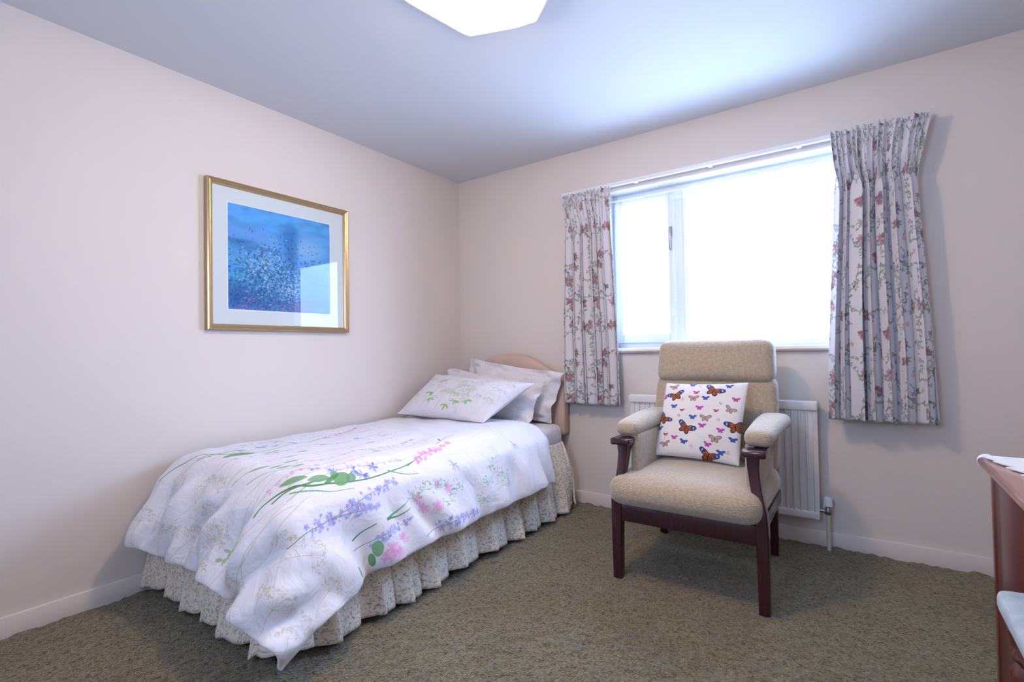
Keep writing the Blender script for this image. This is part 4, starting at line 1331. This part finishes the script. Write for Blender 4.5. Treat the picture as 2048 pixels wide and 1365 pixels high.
def armchair():
    root = thing('armchair', (2.0, -.60, 0), 'high-backed beige armchair with dark wooden frame in front of the radiator', 'armchair')
    W = M_chair_wood
    # front posts: straight leg, leaning in above the seat
    for cx, sx in ((1.716, 1), (2.317, -1)):
        st = [(0.0, cx, -.905, .040, .042), (.20, cx, -.905, .045, .046), (.345, cx+sx*.002, -.905, .048, .052),
              (.39, cx+sx*.006, -.903, .046, .050), (.44, cx+sx*.014, -.899, .040, .046), (.50, cx+sx*.024, -.893, .040, .044),
              (.56, cx+sx*.030, -.888, .044, .050), (.603, cx+sx*.030, -.884, .050, .058)]
        post('front_leg', st, W, root)
        # rounded paddle on the arm front
        hx = cx+sx*.026
        bm = bmesh.new(); add_box(bm, (hx-.046, -.935, .602), (hx+.046, -.80, .633), .010, 3)
        from_bm('arm_front', bm, W, root)
    for cx, sx in ((1.712, 1), (2.268, -1)):
        st = [(0.0, cx, -.258, .036, .042), (.20, cx, -.268, .042, .050), (.34, cx, -.275, .046, .058), (.58, cx, -.262, .042, .046),
              (.80, cx+sx*.014, -.190, .034, .036), (1.0, cx+sx*.020, -.120, .026, .030)]
        post('rear_leg', st, W, root)
    box('front_rail', (1.738, -.925, .262), (2.296, -.898, .340), W, root, .004)
    for x in (1.704, 2.284):
        box('side_rail', (x, -.885, .272), (x+.024, -.30, .335), W, root, .004)
    box('rear_rail', (1.735, -.285, .272), (2.268, -.262, .335), W, root, .004)
    for x0, x1 in ((1.715, 1.755), (2.272, 2.312)):
        box('arm_rail', (x0, -.83, .603), (x1, -.25, .628), W, root, .006)
    # upholstery
    def seatfn(V):
        V = V.copy()
        t = np.clip((V[:, 1]+.97)/.60, 0, 1)
        V[:, 2] -= .0*t
        return V
    soft_box('seat_cushion', (1.692, -.982, .338), (2.322, -.36, .468), .058, M_chen, root, crown=.034, front_bulge=.018, n=18)
    # backrest leans towards the window
    def lean(V):
        V = V.copy()
        z = np.clip((V[:, 2]-.45)/.62, -.1, 1.05)
        V[:, 1] += .135*z
        V[:, 0] = 2.003+(V[:, 0]-2.003)*(1-.045*np.clip(z, 0, 1)**2)
        return V
    soft_box('backrest', (1.700, -.425, .425), (2.308, -.300, .885), .045, M_chen, root, front_bulge=.020, n=18, fn=lean)
    soft_box('head_pillow', (1.706, -.450, .858), (2.302, -.298, 1.078), .048, M_chen, root, front_bulge=.018, n=18, fn=lean)
    # arm pads and the filled panels below them
    for cx, sx in ((1.752, 1), (2.300, -1)):
        def padfn(V, cx=cx, sx=sx):
            V = V.copy()
            t = np.clip((V[:, 1]+.90)/.5, 0, 1)
            V[:, 0] = cx+(V[:, 0]-cx)*(.82+.25*t)
            V[:, 2] += .018*np.sin(np.clip(t, 0, 1)*math.pi*.6)
            return V
        soft_box('arm_pad', (cx-.064, -.885, .632), (cx+.064, -.35, .700), .033, M_chen, root, crown=.010, n=14, fn=padfn)
        xi = cx+sx*.032
        soft_box('side_panel', (xi-.024, -.862, .40), (xi+.024, -.36, .650), .020, M_chen, root, n=12)
armchair()

cu = pillow('scatter_cushion', (1.790, -.640, .512), (2.183, -.625, .498), (2.207, -.485, .868), (1.813, -.475, .856), .105, M_cushion,
            'square cushion printed with butterflies, propped up on the armchair seat', 'cushion', 0, 77, .035, crumple=.004)

# ------------------------------------------------------------------ dressing table and stool at the right
def dresser():
    x0, x1 = 2.930, 3.355
    y1, y0 = -1.190, -2.370       # far end, near end
    zt = .720
    root = thing('dressing_table', ((x0+x1)/2, (y0+y1)/2, 0), 'reddish mahogany dressing table against the right wall at the frame edge', 'dressing table')
    box('pedestal', (x0, y1-.325, 0.0), (x1, y1, zt-.024), M_dresser, root, .003)
    box('pedestal', (x0, y0, 0.0), (x1, y0+.325, zt-.024), M_dresser, root, .003)
    box('back_board', (x1-.02, y0+.325, .25), (x1, y1-.325, zt-.024), M_dresser, root)
    box('frieze_drawer', (x0+.012, y0+.327, zt-.125), (x0+.034, y1-.327, zt-.026), M_dresser, root, .003)
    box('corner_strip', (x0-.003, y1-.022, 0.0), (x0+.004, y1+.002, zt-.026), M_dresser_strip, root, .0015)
    # top with a rounded nose
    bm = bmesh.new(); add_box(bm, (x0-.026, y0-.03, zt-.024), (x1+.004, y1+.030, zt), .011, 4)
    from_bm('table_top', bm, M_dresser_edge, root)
    return root
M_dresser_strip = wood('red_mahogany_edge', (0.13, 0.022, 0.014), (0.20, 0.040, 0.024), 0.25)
dresser()

def doily():
    m, nt, b = new_mat('white_crochet_lace')
    b.inputs['Roughness'].default_value = .9
    b.inputs['Base Color'].default_value = (.80, .80, .80, 1)
    noise_bump(nt, b, 320, .8, .002)
    z = .7215
    x0, x1, y0, y1 = 2.935, 3.30, -2.30, -1.162
    n = 400
    # toothed outline along the near long edge and the far short edge
    P = []
    for k in range(181):   # long edge facing the room, toothed
        t = k/180; y = y1-(y1-y0)*t
        tooth = .026*((t*15) % 1)
        P.append((x0-.022+.085*min(1, t*2.2)+tooth*min(1, t*8), y))
    P += [(x1, y0), (x1, y1)]
    bm = bmesh.new()
    vs = [bm.verts.new((x, y, z)) for x, y in P]
    f = bm.faces.new(vs)
    r = bmesh.ops.extrude_face_region(bm, geom=[f])
    for q in r['geom']:
        if isinstance(q, bmesh.types.BMVert): q.co.z += .003
    bmesh.ops.triangulate(bm, faces=[q for q in bm.faces if len(q.verts) > 4])
    # the corner lobe that flops over the far front corner
    secs = []
    for k in range(15):
        a = math.pi*2*k/14
    V = []
    lobe = bm
    cx, cy = x0-.002, y1+.012
    ring = []
    for k in range(20):
        a = 2*math.pi*k/20
        ring.append((cx+.020*math.cos(a), cy, z-.020+.021*math.sin(a)))
    f0 = [bm.verts.new((p[0], p[1]-.002, p[2])) for p in ring]; f1 = [bm.verts.new((p[0]-.004, p[1]+.026, p[2])) for p in ring]
    bm.faces.new(f0); bm.faces.new(f1[::-1])
    for k in range(20):
        bm.faces.new((f0[k], f0[(k+1) % 20], f1[(k+1) % 20], f1[k]))
    o = from_bm('lace_runner', bm, m, base=(3.1, -1.7, z), smooth=False)
    tag(o, 'white lace runner with toothed edge lying on the mahogany dressing table', 'table runner')
doily()

def stool():
    x0, x1, y1, y0 = 2.874, 3.26, -1.532, -1.935
    root = thing('stool', ((x0+x1)/2, (y0+y1)/2, 0), 'stool with pale padded seat and turned dark wooden legs before the dressing table', 'stool')
    soft_box('seat_pad', (x0, y0, .452), (x1, y1, .502), .020, M_stool_seat, root, crown=.008, n=12)
    bm = bmesh.new(); add_box(bm, (x0+.02, y0+.02, .395), (x1-.02, y1-.02, .453), .004)
    from_bm('apron', bm, M_dresser, root)
    for x in (x0+.048, x1-.048):
        for y in (y0+.048, y1-.048):
            prof = [(0, .013), (.03, .020), (.05, .013), (.12, .016), (.2, .021), (.245, .024), (.258, .019), (.266, .026), (.278, .028), (.290, .024), (.296, .019),
                    (.304, .028), (.322, .034), (.342, .034), (.356, .026), (.362, .020), (.368, .028), (.376, .030), (.384, .026), (.390, .022), (.40, .033), (.43, .036)]
            lathe('leg', prof, x, y, M_dresser, root)
stool()
